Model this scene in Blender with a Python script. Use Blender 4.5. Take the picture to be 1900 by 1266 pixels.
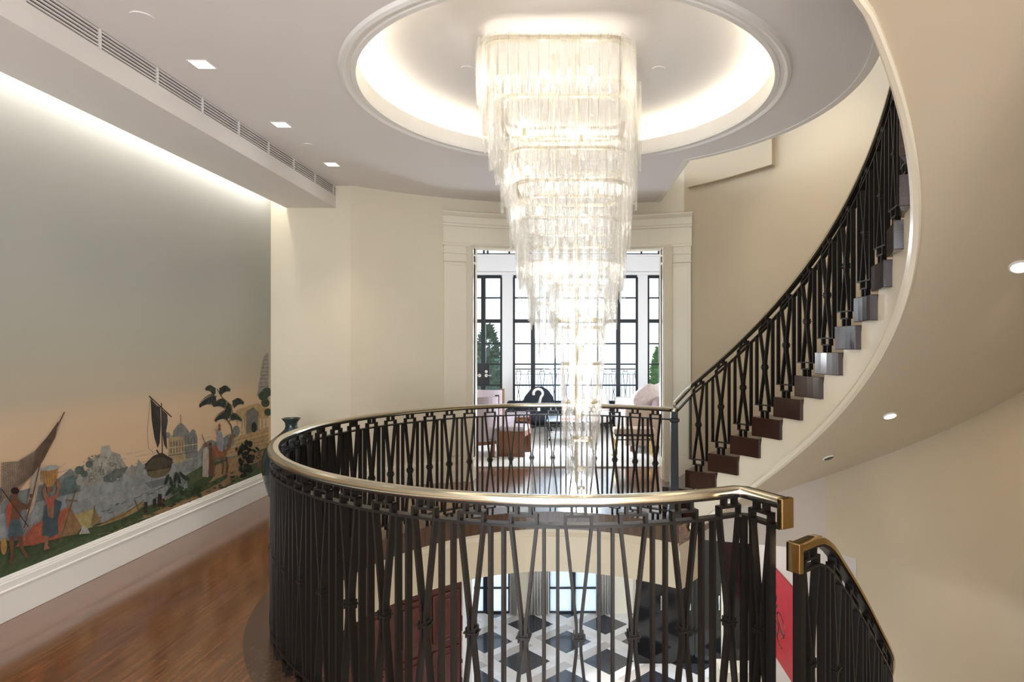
import bpy, math, random
from mathutils import Vector
random.seed(7)
PI = math.pi
for o in list(bpy.data.objects): bpy.data.objects.remove(o)
S = bpy.context.scene
COL = S.collection

# ------------------------------------------------------------------ camera, world, exposure
E = 1.64                       # eye height above the gallery floor
F, CX, CY = 1170.0, 1070.0, 643.0
cam_d = bpy.data.cameras.new('camera'); cam = bpy.data.objects.new('camera', cam_d); COL.objects.link(cam)
cam.location = (0, 0, E); cam.rotation_euler = (PI/2, 0, 0)
cam_d.sensor_width = 36; cam_d.lens = 36*F/1900
cam_d.shift_x = -(CX-950)/1900; cam_d.shift_y = (CY-633)/1900
cam_d.clip_start = .05; cam_d.clip_end = 200
S.camera = cam
S.view_settings.view_transform = 'Standard'; S.view_settings.look = 'None'
S.view_settings.exposure = 0.55; S.view_settings.gamma = 1; S.view_settings.use_curve_mapping = False
try:
    S.cycles.transparent_max_bounces = 32; S.cycles.sample_clamp_indirect = 6; S.cycles.max_bounces = 10
    S.cycles.diffuse_bounces = 5
except Exception: pass
W = bpy.data.worlds.new('daylight'); S.world = W; W.use_nodes = True
bg = W.node_tree.nodes['Background']; bg.inputs[0].default_value = (.80, .90, 1, 1); bg.inputs[1].default_value = 3.3

sun_d = bpy.data.lights.new('sun', 'SUN'); sun_d.energy = 2.2; sun_d.angle = .03; sun_d.color = (1, .96, .9)
sun = bpy.data.objects.new('sun', sun_d); COL.objects.link(sun); sun.rotation_euler = Vector((.8, .45, -.6)).to_track_quat('-Z', 'Y').to_euler()
def room_fill(name, loc, power, color, r):      # unseen point lights added to brighten the rooms
    d = bpy.data.lights.new(name, 'POINT'); d.energy = power; d.color = color; d.shadow_soft_size = r
    o = bpy.data.objects.new(name, d); COL.objects.link(o); o.location = loc
room_fill('rear_room_fill', (-1.2, -2.2, .8), 175, (1, .97, .95), .35)  # added fill behind the camera, no fixture belongs to it
room_fill('rear_room_fill', (.9, -2.0, .5), 90, (1, .96, .93), .35)  # second added fill behind the camera
room_fill('lounge_bounce_fill', (.05, 9.9, .75), 85, (.82, .90, 1), .25)  # added cool fill, stands in for daylight bounce onto the gallery ceiling
room_fill('lounge_side_fill', (-3.4, 10.6, 1.5), 75, (.88, .93, 1), .2)  # added fill to lift the lounge, no lamp stands there
room_fill('lounge_side_fill', (3.4, 10.4, 1.5), 75, (.88, .93, 1), .2)  # same added fill on the opposite side
room_fill('lower_hall_fill', (.2, 5.2, -2.9), 22, (1, .97, .94), .3)  # added soft fill in the hall below, without a fixture
room_fill('lower_hall_fill', (.6, 9.3, -.7), 130, (.84, .9, 1), .15)  # added cool fill imitating window daylight on the lower right wall

def point_light(name, loc, power, color=(1, .86, .68), r=.03, parent=None):
    d = bpy.data.lights.new(name, 'POINT'); d.energy = power; d.color = color; d.shadow_soft_size = r
    o = bpy.data.objects.new(name, d); COL.objects.link(o); o.location = loc
    if parent: o.parent = parent
    return o
def spot_light(name, loc, target, power, angle=70, color=(1, .86, .68), blend=.6, r=.03):
    d = bpy.data.lights.new(name, 'SPOT'); d.energy = power; d.color = color; d.shadow_soft_size = r
    d.spot_size = math.radians(angle); d.spot_blend = blend
    o = bpy.data.objects.new(name, d); COL.objects.link(o); o.location = loc
    o.rotation_euler = (Vector(target)-Vector(loc)).to_track_quat('-Z', 'Y').to_euler()
    return o

# ------------------------------------------------------------------ helpers
def PX(x, y, Y): return Vector(((x-CX)*Y/F, Y, E-(y-CY)*Y/F))           # point seen at a pixel, at depth Y
def PZ(x, y, z):                                                        # point seen at a pixel, at height z
    Y = F*(E-z)/(y-CY); return Vector(((x-CX)*Y/F, Y, z))

def srgb(r, g, b):
    f = lambda c: c/12.92 if c <= .04045 else ((c+.055)/1.055)**2.4
    return (f(r/255), f(g/255), f(b/255), 1)

class MB:
    def __init__(s): s.v = []; s.f = []; s.c = []
    def hexa(s, p):
        n = len(s.v); s.v += [tuple(q) for q in p]
        s.f += [tuple(n+i for i in q) for q in ((0,3,2,1),(4,5,6,7),(0,1,5,4),(1,2,6,5),(2,3,7,6),(3,0,4,7))]
    def box(s, x0, x1, y0, y1, z0, z1, rot=0, about=None):
        p = [(x0,y0,z0),(x1,y0,z0),(x1,y1,z0),(x0,y1,z0),(x0,y0,z1),(x1,y0,z1),(x1,y1,z1),(x0,y1,z1)]
        if rot:
            cx, cy = about or ((x0+x1)/2, (y0+y1)/2); c, q = math.cos(rot), math.sin(rot)
            p = [(cx+(x-cx)*c-(y-cy)*q, cy+(x-cx)*q+(y-cy)*c, z) for x, y, z in p]
        s.hexa(p)
    def rbox(s, x0, x1, y0, y1, z0, z1, r, seg=4):      # box with rounded edges, superellipsoid-like soft cushion
        n = len(s.v); cx, cy, cz = (x0+x1)/2, (y0+y1)/2, (z0+z1)/2; hx, hy, hz = (x1-x0)/2, (y1-y0)/2, (z1-z0)/2
        U, V = 28, 14
        def sp(t, e): return math.copysign(abs(t)**e, t)
        e = r
        for j in range(V+1):
            ph = -PI/2+PI*j/V
            for i in range(U):
                th = 2*PI*i/U
                s.v.append((cx+hx*sp(math.cos(ph), e)*sp(math.cos(th), e), cy+hy*sp(math.cos(ph), e)*sp(math.sin(th), e), cz+hz*sp(math.sin(ph), e)))
        for j in range(V):
            for i in range(U):
                a = n+j*U+i; b = n+j*U+(i+1) % U
                s.f.append((a, b, b+U, a+U))
    def sweep(s, rings, closed_ring=True, cap=True, loop=False):
        n = len(s.v); m = len(rings[0])
        for r in rings: s.v += [tuple(p) for p in r]
        K = len(rings)
        for k in range(K if loop else K-1):
            k2 = (k+1) % K
            for i in range(m if closed_ring else m-1):
                j = (i+1) % m
                s.f.append((n+k*m+i, n+k*m+j, n+k2*m+j, n+k2*m+i))
        if cap and closed_ring and not loop:
            s.f.append(tuple(n+i for i in reversed(range(m)))); s.f.append(tuple(n+(K-1)*m+i for i in range(m)))
    def tube(s, pts, r, n=8):
        pts = [Vector(p) for p in pts]; rings = []
        for i, p in enumerate(pts):
            t = (pts[min(i+1, len(pts)-1)]-pts[max(i-1, 0)]).normalized()
            a = t.orthogonal().normalized() if i == 0 else (a-t*a.dot(t)).normalized()
            b = t.cross(a); rr = r[i] if isinstance(r, (list, tuple)) else r
            rings.append([p+(a*math.cos(2*PI*k/n)+b*math.sin(2*PI*k/n))*rr for k in range(n)])
        s.sweep(rings)
    def lathe(s, prof, cx=0, cy=0, n=40, cap=True):
        s.sweep([[(cx+r*math.cos(2*PI*k/n), cy+r*math.sin(2*PI*k/n), z) for k in range(n)] for r, z in prof], cap=cap)
    def prism(s, poly, z0, z1):
        n = len(s.v); m = len(poly)
        s.v += [(x, y, z0) for x, y in poly]+[(x, y, z1) for x, y in poly]
        s.f.append(tuple(n+i for i in reversed(range(m)))); s.f.append(tuple(n+m+i for i in range(m)))
        for i in range(m): j = (i+1) % m; s.f.append((n+i, n+j, n+m+j, n+m+i))
    def sphere(s, c, r, n=16, sx=1, sy=1, sz=1):
        base = len(s.v); V = n//2
        for j in range(V+1):
            ph = -PI/2+PI*j/V
            for i in range(n): th = 2*PI*i/n; s.v.append((c[0]+sx*r*math.cos(ph)*math.cos(th), c[1]+sy*r*math.cos(ph)*math.sin(th), c[2]+sz*r*math.sin(ph)))
        for j in range(V):
            for i in range(n):
                a = base+j*n+i; b = base+j*n+(i+1) % n; s.f.append((a, b, b+n, a+n))
    def build(s, name, mat, parent=None, smooth=False, bevel=0, loc=None):
        me = bpy.data.meshes.new(name); me.from_pydata(s.v, [], s.f); me.validate(); me.update()
        o = bpy.data.objects.new(name, me); COL.objects.link(o)
        if isinstance(mat, (list, tuple)):
            for m in mat: me.materials.append(m)
        else: me.materials.append(mat)
        if smooth:
            me.polygons.foreach_set('use_smooth', [True]*len(me.polygons))
            if smooth != 2:
                try:
                    md = o.modifiers.new('angle', 'EDGE_SPLIT'); md.split_angle = math.radians(35)
                except Exception: pass
        if bevel:
            md = o.modifiers.new('bevel', 'BEVEL'); md.width = bevel; md.segments = 2; md.limit_method = 'ANGLE'
        if parent: o.parent = parent
        if loc: o.location = loc
        return o

def tag(o, label, cat, group=None, kind=None):
    o['label'] = label; o['category'] = cat
    if group: o['group'] = group
    if kind: o['kind'] = kind
    return o
def thing(name, label, cat, loc=(0, 0, 0), rz=0, group=None):
    o = bpy.data.objects.new(name, None); COL.objects.link(o); o.location = loc; o.rotation_euler = (0, 0, rz); o.empty_display_size = .1
    return tag(o, label, cat, group)
def struct(name, mb, mat, **k):
    o = mb.build(name, mat, **k); o['kind'] = 'structure'; return o
def copy_tree(o, parent=None):
    c = o.copy(); COL.objects.link(c)
    if parent: c.parent = parent
    for ch in [x for x in COL.objects if x.parent == o]: copy_tree(ch, c)
    return c

# ------------------------------------------------------------------ materials
def mat(name, col, rough=.5, metal=0, noise=None, bump=0, spec=.5, emit=None, scale=8, coat=0):
    m = bpy.data.materials.new(name); m.use_nodes = True; nt = m.node_tree; b = nt.nodes['Principled BSDF']
    b.inputs['Base Color'].default_value = col; b.inputs['Roughness'].default_value = rough; b.inputs['Metallic'].default_value = metal
    b.inputs['Specular IOR Level'].default_value = spec; b.inputs['Coat Weight'].default_value = coat; b.inputs['Coat Roughness'].default_value = .08
    if emit: b.inputs['Emission Color'].default_value = col; b.inputs['Emission Strength'].default_value = emit
    tc = nt.nodes.new('ShaderNodeTexCoord'); nz = nt.nodes.new('ShaderNodeTexNoise'); nz.inputs['Scale'].default_value = scale; nz.inputs['Detail'].default_value = 5
    nt.links.new(tc.outputs['Object'], nz.inputs['Vector'])
    k = noise if noise is not None else .04
    mx = nt.nodes.new('ShaderNodeMixRGB'); mx.blend_type = 'MULTIPLY'; mx.inputs[0].default_value = 1
    rp = nt.nodes.new('ShaderNodeMapRange'); rp.inputs[3].default_value = 1-k; rp.inputs[4].default_value = 1+k
    nt.links.new(nz.outputs[0], rp.inputs[0]); mx.inputs[1].default_value = col; nt.links.new(rp.outputs[0], mx.inputs[2]); nt.links.new(mx.outputs[0], b.inputs['Base Color'])
    if bump:
        bp = nt.nodes.new('ShaderNodeBump'); bp.inputs['Strength'].default_value = bump; bp.inputs['Distance'].default_value = .01
        nt.links.new(nz.outputs[0], bp.inputs['Height']); nt.links.new(bp.outputs[0], b.inputs['Normal'])
    return m

def wood(name, c1, c2, rough=.2, direction=(1, 12, 12), plank=None, coat=0, rz=0):
    m = bpy.data.materials.new(name); m.use_nodes = True; nt = m.node_tree; N = nt.nodes.new; L = nt.links.new; b = nt.nodes['Principled BSDF']
    b.inputs['Roughness'].default_value = rough; b.inputs['Coat Weight'].default_value = coat; b.inputs['Coat Roughness'].default_value = .12
    tc = N('ShaderNodeTexCoord'); mp = N('ShaderNodeMapping'); mp.inputs['Rotation'].default_value = (0, 0, rz); L(tc.outputs['Object'], mp.inputs[0])
    m2 = N('ShaderNodeMapping'); m2.inputs['Scale'].default_value = direction; L(mp.outputs[0], m2.inputs[0])
    nz = N('ShaderNodeTexNoise'); nz.inputs['Scale'].default_value = 5; nz.inputs['Detail'].default_value = 8; nz.inputs['Distortion'].default_value = .15; L(m2.outputs[0], nz.inputs['Vector'])
    cr = N('ShaderNodeValToRGB'); cr.color_ramp.elements[0].position = .3; cr.color_ramp.elements[0].color = c1; cr.color_ramp.elements[1].position = .72; cr.color_ramp.elements[1].color = c2
    L(nz.outputs[0], cr.inputs[0]); out = cr.outputs[0]
    if plank:
        br = N('ShaderNodeTexBrick'); br.inputs['Scale'].default_value = 1; br.inputs['Brick Width'].default_value = plank[0]; br.inputs['Row Height'].default_value = plank[1]
        br.inputs['Mortar Size'].default_value = .0012; br.inputs['Color1'].default_value = (.8, .8, .8, 1); br.inputs['Color2'].default_value = (1.12, 1.1, 1.06, 1); br.inputs['Mortar'].default_value = (.35, .3, .28, 1)
        L(mp.outputs[0], br.inputs['Vector'])
        mx = N('ShaderNodeMixRGB'); mx.blend_type = 'MULTIPLY'; mx.inputs[0].default_value = 1; L(out, mx.inputs[1]); L(br.outputs[0], mx.inputs[2]); out = mx.outputs[0]
        n2 = N('ShaderNodeTexNoise'); n2.inputs['Scale'].default_value = 2.2; n2.inputs['Detail'].default_value = 3; L(tc.outputs['Object'], n2.inputs['Vector'])
        r2 = N('ShaderNodeMapRange'); r2.inputs[3].default_value = rough*.7; r2.inputs[4].default_value = rough*1.5; L(n2.outputs[0], r2.inputs[0]); L(r2.outputs[0], b.inputs['Roughness'])
    L(out, b.inputs['Base Color'])
    bp = N('ShaderNodeBump'); bp.inputs['Strength'].default_value = .05; bp.inputs['Distance'].default_value = .002; L(nz.outputs[0], bp.inputs['Height']); L(bp.outputs[0], b.inputs['Normal'])
    return m

M = {}
M['wall'] = mat('wall_cream_plaster', srgb(222, 212, 190), .55, noise=.02, bump=.03, scale=3)
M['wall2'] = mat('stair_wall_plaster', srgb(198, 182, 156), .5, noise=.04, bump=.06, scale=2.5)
M['ceil'] = mat('ceiling_paint', srgb(232, 228, 226), .6, noise=.01)
M['trim'] = mat('trim_gloss_paint', srgb(232, 225, 206), .16, noise=.01)
M['string'] = mat('stringer_gloss_paint', srgb(228, 216, 192), .22, noise=.01)
M['fascia'] = mat('fascia_cream_paint', srgb(206, 190, 162), .4, noise=.01)
M['white'] = mat('white_paint', srgb(236, 234, 230), .35, noise=.01)
M['cool'] = mat('window_trim_white', srgb(225, 227, 232), .35, noise=.01)
M['iron'] = mat('dark_bronze_iron', srgb(30, 25, 22), .38, metal=.25, noise=.12, bump=.08, scale=40)
M['blackiron'] = mat('black_cast_iron', srgb(17, 15, 14), .5, noise=.1)
M['facwin'] = mat('facade_window_blind', srgb(196, 204, 210), .6, noise=.05)
M['brass'] = mat('polished_nickel_brass', srgb(214, 206, 186), .16, metal=1, noise=.05, scale=30)
M['gold'] = mat('polished_brass', srgb(206, 176, 120), .14, metal=1, noise=.05, scale=30)
M['floor'] = wood('walnut_plank_floor', srgb(92, 58, 36), srgb(134, 88, 54), .16, (.7, 9, 9), (2.2, .14), coat=.75, rz=PI/2)
M['border'] = wood('walnut_border', srgb(70, 50, 39), srgb(92, 69, 53), .25, (8, 8, 1), coat=.2)
M['tread'] = wood('dark_stained_tread', srgb(42, 23, 16), srgb(58, 32, 22), .22, (2, 2, 22), coat=.4)
M['mahog'] = wood('mahogany', srgb(62, 24, 16), srgb(92, 38, 26), .3, (6, 6, 1), coat=.3)
M['stoolwood'] = wood('cherry_wood', srgb(100, 60, 40), srgb(138, 90, 62), .3, (8, 8, 1))
M['rug'] = mat('pale_rug_pile', srgb(214, 212, 208), .95, noise=.06, bump=.4, scale=60)
M['lilac'] = mat('lilac_upholstery', srgb(176, 164, 172), .8, noise=.05, bump=.15, scale=60)
M['cream'] = mat('cream_upholstery', srgb(224, 218, 216), .85, noise=.04, bump=.15, scale=60)
M['taupe'] = mat('taupe_upholstery', srgb(176, 156, 142), .85, noise=.04, bump=.15, scale=60)
M['navy'] = mat('navy_wool', srgb(26, 32, 44), .8, noise=.1, bump=.25, scale=50)
M['felt'] = mat('white_felt', srgb(222, 218, 214), .9, noise=.04, bump=.2, scale=60)
M['black'] = mat('black_lacquer', srgb(16, 15, 15), .12, noise=.05, coat=.5)
M['steel'] = mat('dark_steel_frame', srgb(34, 38, 44), .35, metal=.3, noise=.05)
M['chrome'] = mat('chrome', srgb(220, 222, 226), .12, metal=1, noise=.02)
M['green'] = mat('conifer_foliage', srgb(84, 116, 98), .8, noise=.4, scale=14)
M['leaf'] = mat('leaf_green', srgb(86, 150, 76), .7, noise=.35, scale=14)
M['bark'] = mat('bark', srgb(92, 72, 56), .9, noise=.3, bump=.5, scale=18)
M['grille'] = mat('grille_dark', srgb(70, 64, 58), .6, noise=.02)
M['led'] = mat('led_strip', (1, .93, .74, 1), .5, emit=18, noise=0)
M['ledwhite'] = mat('led_wall_wash_strip', (1, .97, .92, 1), .5, emit=17, noise=0)
M['bulb'] = mat('lit_bulb', (1, .93, .8, 1), .5, emit=30, noise=0)
M['lampglow'] = mat('downlight_lens', (1, .92, .84, 1), .5, emit=4, noise=0)
M['red'] = mat('red_canvas_paint', srgb(160, 24, 32), .5, noise=.25, scale=6)
M['redbook'] = mat('red_book_cloth', srgb(180, 40, 34), .6)
M['curtain'] = mat('sheer_curtain', srgb(226, 222, 214), .8, noise=.04)
M['stone'] = mat('facade_stone', srgb(226, 222, 216), .8, noise=.08, scale=1.5)
M['darkwin'] = mat('facade_window_glass', srgb(150, 165, 178), .15, noise=.1, scale=2)
M['terrace'] = mat('terrace_stone', srgb(200, 200, 200), .7, noise=.08)
M['pink'] = mat('under_stair_wall_paint', srgb(186, 172, 158), .55, noise=.02)

def glass_pane():
    m = bpy.data.materials.new('window_glass'); m.use_nodes = True; nt = m.node_tree; nt.nodes.clear(); N = nt.nodes.new; L = nt.links.new
    out = N('ShaderNodeOutputMaterial'); t = N('ShaderNodeBsdfTransparent'); g = N('ShaderNodeBsdfGlossy'); g.inputs['Roughness'].default_value = .02
    t.inputs[0].default_value = (.96, .985, 1, 1); fr = N('ShaderNodeFresnel'); fr.inputs[0].default_value = 1.45; mx = N('ShaderNodeMixShader')
    L(fr.outputs[0], mx.inputs[0]); L(t.outputs[0], mx.inputs[1]); L(g.outputs[0], mx.inputs[2]); L(mx.outputs[0], out.inputs[0]); return m
M['glass'] = glass_pane()
def frosted():
    m = bpy.data.materials.new('frosted_film_glass'); m.use_nodes = True; nt = m.node_tree; nt.nodes.clear(); N = nt.nodes.new; L = nt.links.new
    out = N('ShaderNodeOutputMaterial'); t = N('ShaderNodeBsdfTranslucent'); t.inputs[0].default_value = (.66, .73, .80, 1); p = N('ShaderNodeBsdfTransparent')
    mx = N('ShaderNodeMixShader'); mx.inputs[0].default_value = .8; L(t.outputs[0], mx.inputs[2]); L(p.outputs[0], mx.inputs[1]); L(mx.outputs[0], out.inputs[0]); return m
M['frost'] = frosted()
def murano():
    m = bpy.data.materials.new('textured_murano_glass'); m.use_nodes = True; nt = m.node_tree; nt.nodes.clear(); N = nt.nodes.new; L = nt.links.new
    out = N('ShaderNodeOutputMaterial'); tc = N('ShaderNodeTexCoord'); nz = N('ShaderNodeTexNoise'); nz.inputs['Scale'].default_value = 55; nz.inputs['Detail'].default_value = 3
    mp = N('ShaderNodeMapping'); mp.inputs['Scale'].default_value = (1, 1, .5); L(tc.outputs['Object'], mp.inputs[0]); L(mp.outputs[0], nz.inputs['Vector'])
    bp = N('ShaderNodeBump'); bp.inputs['Strength'].default_value = .55; bp.inputs['Distance'].default_value = .01; L(nz.outputs[0], bp.inputs['Height'])
    tr = N('ShaderNodeBsdfTransparent'); tr.inputs[0].default_value = (.995, .995, .995, 1)
    gl = N('ShaderNodeBsdfGlossy'); gl.inputs['Roughness'].default_value = .12; gl.inputs[0].default_value = (1, .99, .96, 1); L(bp.outputs[0], gl.inputs['Normal'])
    tl = N('ShaderNodeBsdfTranslucent'); tl.inputs[0].default_value = (.95, .95, .94, 1); L(bp.outputs[0], tl.inputs['Normal'])
    df = N('ShaderNodeBsdfDiffuse'); df.inputs[0].default_value = (.94, .94, .93, 1); L(bp.outputs[0], df.inputs['Normal'])
    a = N('ShaderNodeMixShader'); a.inputs[0].default_value = .5; L(tl.outputs[0], a.inputs[1]); L(df.outputs[0], a.inputs[2])
    lw = N('ShaderNodeLayerWeight'); lw.inputs[0].default_value = .35; L(bp.outputs[0], lw.inputs['Normal'])
    r1 = N('ShaderNodeMapRange'); r1.inputs[3].default_value = .08; r1.inputs[4].default_value = .72; L(lw.outputs['Facing'], r1.inputs[0])
    b = N('ShaderNodeMixShader'); L(r1.outputs[0], b.inputs[0]); L(tr.outputs[0], b.inputs[1])
    c = N('ShaderNodeMixShader'); c.inputs[0].default_value = .5; L(a.outputs[0], c.inputs[1]); L(gl.outputs[0], c.inputs[2]); L(c.outputs[0], b.inputs[2])
    L(b.outputs[0], out.inputs[0]); return m
M['murano'] = murano()

def marble_floor():
    m = bpy.data.materials.new('inlaid_marble_floor'); m.use_nodes = True; nt = m.node_tree; N = nt.nodes.new; L = nt.links.new; b = nt.nodes['Principled BSDF']
    b.inputs['Roughness'].default_value = .12
    tc = N('ShaderNodeTexCoord'); mp = N('ShaderNodeMapping'); mp.inputs['Rotation'].default_value = (0, 0, PI/4); mp.inputs['Location'].default_value = (.4525, .4525, 0); L(tc.outputs['Object'], mp.inputs[0])
    sc = N('ShaderNodeVectorMath'); sc.operation = 'SCALE'; sc.inputs['Scale'].default_value = 1/1.04; L(mp.outputs[0], sc.inputs[0])
    fr = N('ShaderNodeVectorMath'); fr.operation = 'FRACTION'; L(sc.outputs[0], fr.inputs[0]); sp = N('ShaderNodeSeparateXYZ'); L(fr.outputs[0], sp.inputs[0])
    def mth(op, a, bb):
        n = N('ShaderNodeMath'); n.operation = op
        for i, q in enumerate((a, bb)):
            if isinstance(q, (int, float)): n.inputs[i].default_value = q
            else: L(q, n.inputs[i])
        return n.outputs[0]
    u, v = sp.outputs[0], sp.outputs[1]
    du, dv = mth('LESS_THAN', u, .62), mth('LESS_THAN', v, .62); dark = mth('MULTIPLY', du, dv)
    g1 = mth('MULTIPLY', mth('GREATER_THAN', u, .79), mth('LESS_THAN', v, .79)); g2 = mth('MULTIPLY', mth('GREATER_THAN', v, .79), mth('GREATER_THAN', u, .0))
    nz = N('ShaderNodeTexNoise'); nz.inputs['Scale'].default_value = 3; nz.inputs['Detail'].default_value = 8; nz.inputs['Distortion'].default_value = 1.5; L(tc.outputs['Object'], nz.inputs['Vector'])
    w = N('ShaderNodeValToRGB'); w.color_ramp.elements[0].color = srgb(196, 194, 190); w.color_ramp.elements[1].color = srgb(238, 236, 232); w.color_ramp.elements[0].position = .3; L(nz.outputs[0], w.inputs[0])
    def mix(f, c1, c2):
        n = N('ShaderNodeMixRGB'); L(f, n.inputs[0])
        for i, q in ((1, c1), (2, c2)):
            if isinstance(q, tuple): n.inputs[i].default_value = q
            else: L(q, n.inputs[i])
        return n.outputs[0]
    c = mix(g1, w.outputs[0], srgb(176, 168, 160)); c = mix(g2, c, srgb(206, 200, 192)); c = mix(dark, c, srgb(52, 54, 60)); L(c, b.inputs['Base Color']); return m
M['marble'] = marble_floor()

# ------------------------------------------------------------------ plan curves
C0 = (-.067, 4.368)                       # centre of the stair well
def interp(tab, x):
    if x <= tab[0][0]: return tab[0][1]
    for i in range(len(tab)-1):
        (x0, y0), (x1, y1) = tab[i], tab[i+1]
        if x <= x1:
            ym = tab[i-1] if i > 0 else tab[i]; yn = tab[i+2] if i+2 < len(tab) else tab[i+1]
            m0 = (y1-ym[1])/(x1-ym[0]) if x1 != ym[0] else 0; m1 = (yn[1]-y0)/(yn[0]-x0)
            h = x1-x0; t = (x-x0)/h
            return (2*t**3-3*t*t+1)*y0+(t**3-2*t*t+t)*h*m0+(-2*t**3+3*t*t)*y1+(t**3-t*t)*h*m1
    return tab[-1][1]
RAIL = [(40, 1.80), (58, 1.818), (70, 1.855), (90, 1.95), (104, 1.995), (120, 1.985), (135, 1.945), (150, 1.92), (165, 1.893), (180, 1.86), (205, 1.835), (225, 1.842), (240, 1.872), (255, 1.918), (268, 1.95), (280, 1.955), (293, 1.93), (302, 1.91)]
def polar(a, r, c=C0): return (c[0]+r*math.cos(math.radians(a)), c[1]+r*math.sin(math.radians(a)))
def r_rail(a): return interp(RAIL, a)

# stair helix (angle a in degrees, decreasing as it climbs)
A1, DA, Z1, RISE = 50.77, 7.12, -1.2484+E, .187
def Rt(a): q = math.radians(a); q = max(q, -1.05); return 1.9425-.1602*q+.1538*q*q
def zc(a): return Z1+RISE*(A1-a)/DA

def Rwall(a): return interp([(-60, 3.15), (-20, 3.12), (20, 3.10), (30, 3.08), (40, 3.13), (50, 3.26), (60, 3.45), (70, 3.58), (76, 3.62)], a)

# ------------------------------------------------------------------ gallery floor, slab, fascia
def outer_hit(a, x0=-3.6, x1=3.3, y0=-3.2, y1=8.3):
    c, s = math.cos(math.radians(a)), math.sin(math.radians(a)); t = 99
    if c > 1e-6: t = min(t, (x1-C0[0])/c)
    if c < -1e-6: t = min(t, (x0-C0[0])/c)
    if s > 1e-6: t = min(t, (y1-C0[1])/s)
    if s < -1e-6: t = min(t, (y0-C0[1])/s)
    return t
A_ST, A_EN = 55, 299
AN = sorted(set([A_ST+i*(A_EN-A_ST)/122 for i in range(123)]))
b = MB()
rings = []
for a in AN:
    ri = r_rail(a)-.055; ro = outer_hit(a); p, q = polar(a, ri), polar(a, ro)
    rings.append([(p[0], p[1], 0), (q[0], q[1], 0), (q[0], q[1], -.2), (p[0], p[1], -.2)])
b.sweep(rings); struct('floor', b, M['floor'])
b = MB()
b.sweep([[(*polar(a, r_rail(a)-.085), .003), (*polar(a, r_rail(a)+.15), .003), (*polar(a, r_rail(a)+.15), -.02), (*polar(a, r_rail(a)-.06), -.02), (*polar(a, r_rail(a)-.06), -.17), (*polar(a, r_rail(a)-.085), -.17)] for a in AN])
struct('trim_1', b, M['border'])
def fascia(prof, name, m):
    b = MB(); b.sweep([[(*polar(a, r_rail(a)+d), z) for d, z in prof] for a in AN]); return struct(name, b, m)
fascia([(-.075, -.172), (-.075, -.20), (-.06, -.225), (-.05, -.25), (-.03, -.26), (-.03, -.5), (.0, -.5), (0, -.62), (.5, -.62), (.5, -.172)], 'trim_2', M['fascia'])
# floor of the room beyond, rug
b = MB(); b.box(-4.6, 4.6, 8.3, 13.1, -.3, 0); struct('floor_lounge', b, M['floor'])
b = MB(); b.box(-3.4, 3.4, 8.53, 12.5, 0.001, .018); tag(b.build('area_rug', M['rug'], bevel=.006), 'large pale plain rug covering the lounge floor beyond the doorway', 'rug')

# ------------------------------------------------------------------ walls
XM = -3.43
b = MB(); b.box(XM-.2, XM, -3.2, 7.3, -.2, 5); struct('wall_left', b, M['wall'])
b = MB()
for z0, z1, d in ((0, .235, .035), (.235, .25, .028), (.25, .262, .02)): b.box(XM, XM+d, -3.2, 7.07, z0, z1)
b.box(XM, XM+.042, -3.2, 7.07, .175, .19)
struct('baseboard_left', b, M['white'], bevel=.004)
# curved back wall, with the doorway gap
WC, WR = (0, 4.13), 3.85
def wall_xy(x): return (x, WC[1]+math.sqrt(WR*WR-(x-WC[0])**2))
HC = E+1.80                                # ceiling height
xL0 = -2.52
def wall_pieces(xs, z0, z1, name, m, t=.25):
    b = MB(); b.sweep([[(x, wall_xy(x)[1], z0), (x, wall_xy(x)[1]+t, z0), (x, wall_xy(x)[1]+t, z1), (x, wall_xy(x)[1], z1)] for x in xs]); return struct(name, b, m)
lin = lambda a, c, n: [a+(c-a)*i/n for i in range(n+1)]
DX0, DX1 = -1.265, 1.06
b = MB(); b.box(XM-.2, xL0, 7.07, 7.3, -.2, HC+.2); struct('wall_back', b, M['wall'])
wall_pieces(lin(xL0, DX0, 16), -.2, HC+.2, 'wall_back_left', M['wall'])
wall_pieces(lin(DX0, DX1, 20), E+1.225, HC+1.9, 'wall_back_header', M['wall'])
wall_pieces(lin(DX1, 1.32, 4), -.2, HC+1.9, 'wall_back_right', M['wall'])
# stair wall: follows the flight, runs the full height
yend = wall_xy(1.32)
aend = math.degrees(math.atan2(yend[1]-C0[1], yend[0]-C0[0]))
rend = math.hypot(yend[1]-C0[1], yend[0]-C0[0])
def RW(a):
    r = Rwall(a)
    if a > 55: r = Rwall(55)+(rend-Rwall(55))*((a-55)/(aend-55))
    return r
b = MB(); aa = lin(aend, 29.5, 26)
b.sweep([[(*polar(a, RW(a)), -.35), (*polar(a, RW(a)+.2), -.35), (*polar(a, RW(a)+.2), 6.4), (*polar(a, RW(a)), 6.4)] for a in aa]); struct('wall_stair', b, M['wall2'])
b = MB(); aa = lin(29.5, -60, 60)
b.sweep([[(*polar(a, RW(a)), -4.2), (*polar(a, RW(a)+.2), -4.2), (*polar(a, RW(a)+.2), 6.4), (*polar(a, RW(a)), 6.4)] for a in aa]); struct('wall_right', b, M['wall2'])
b = MB(); p_ = polar(-60, RW(-60)); b.hexa([(x, y, z) for z in (-4.2, 6.4) for x, y in ((p_[0]+.02, p_[1]+.1), (p_[0]+.22, p_[1]), (1.85, -3.2), (1.65, -3.2))]); struct('wall_right_near', b, M['wall2'])
# bulkhead high on the stair wall
b = MB(); aa = lin(aend-1, 47.3, 16)
b.sweep([[(*polar(a, RW(a)-.07), E+1.93), (*polar(a, RW(a)), E+1.93), (*polar(a, RW(a)), E+3.2), (*polar(a, RW(a)-.07), E+3.2)] for a in aa]); struct('trim_3', b, M['wall2'])
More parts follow.
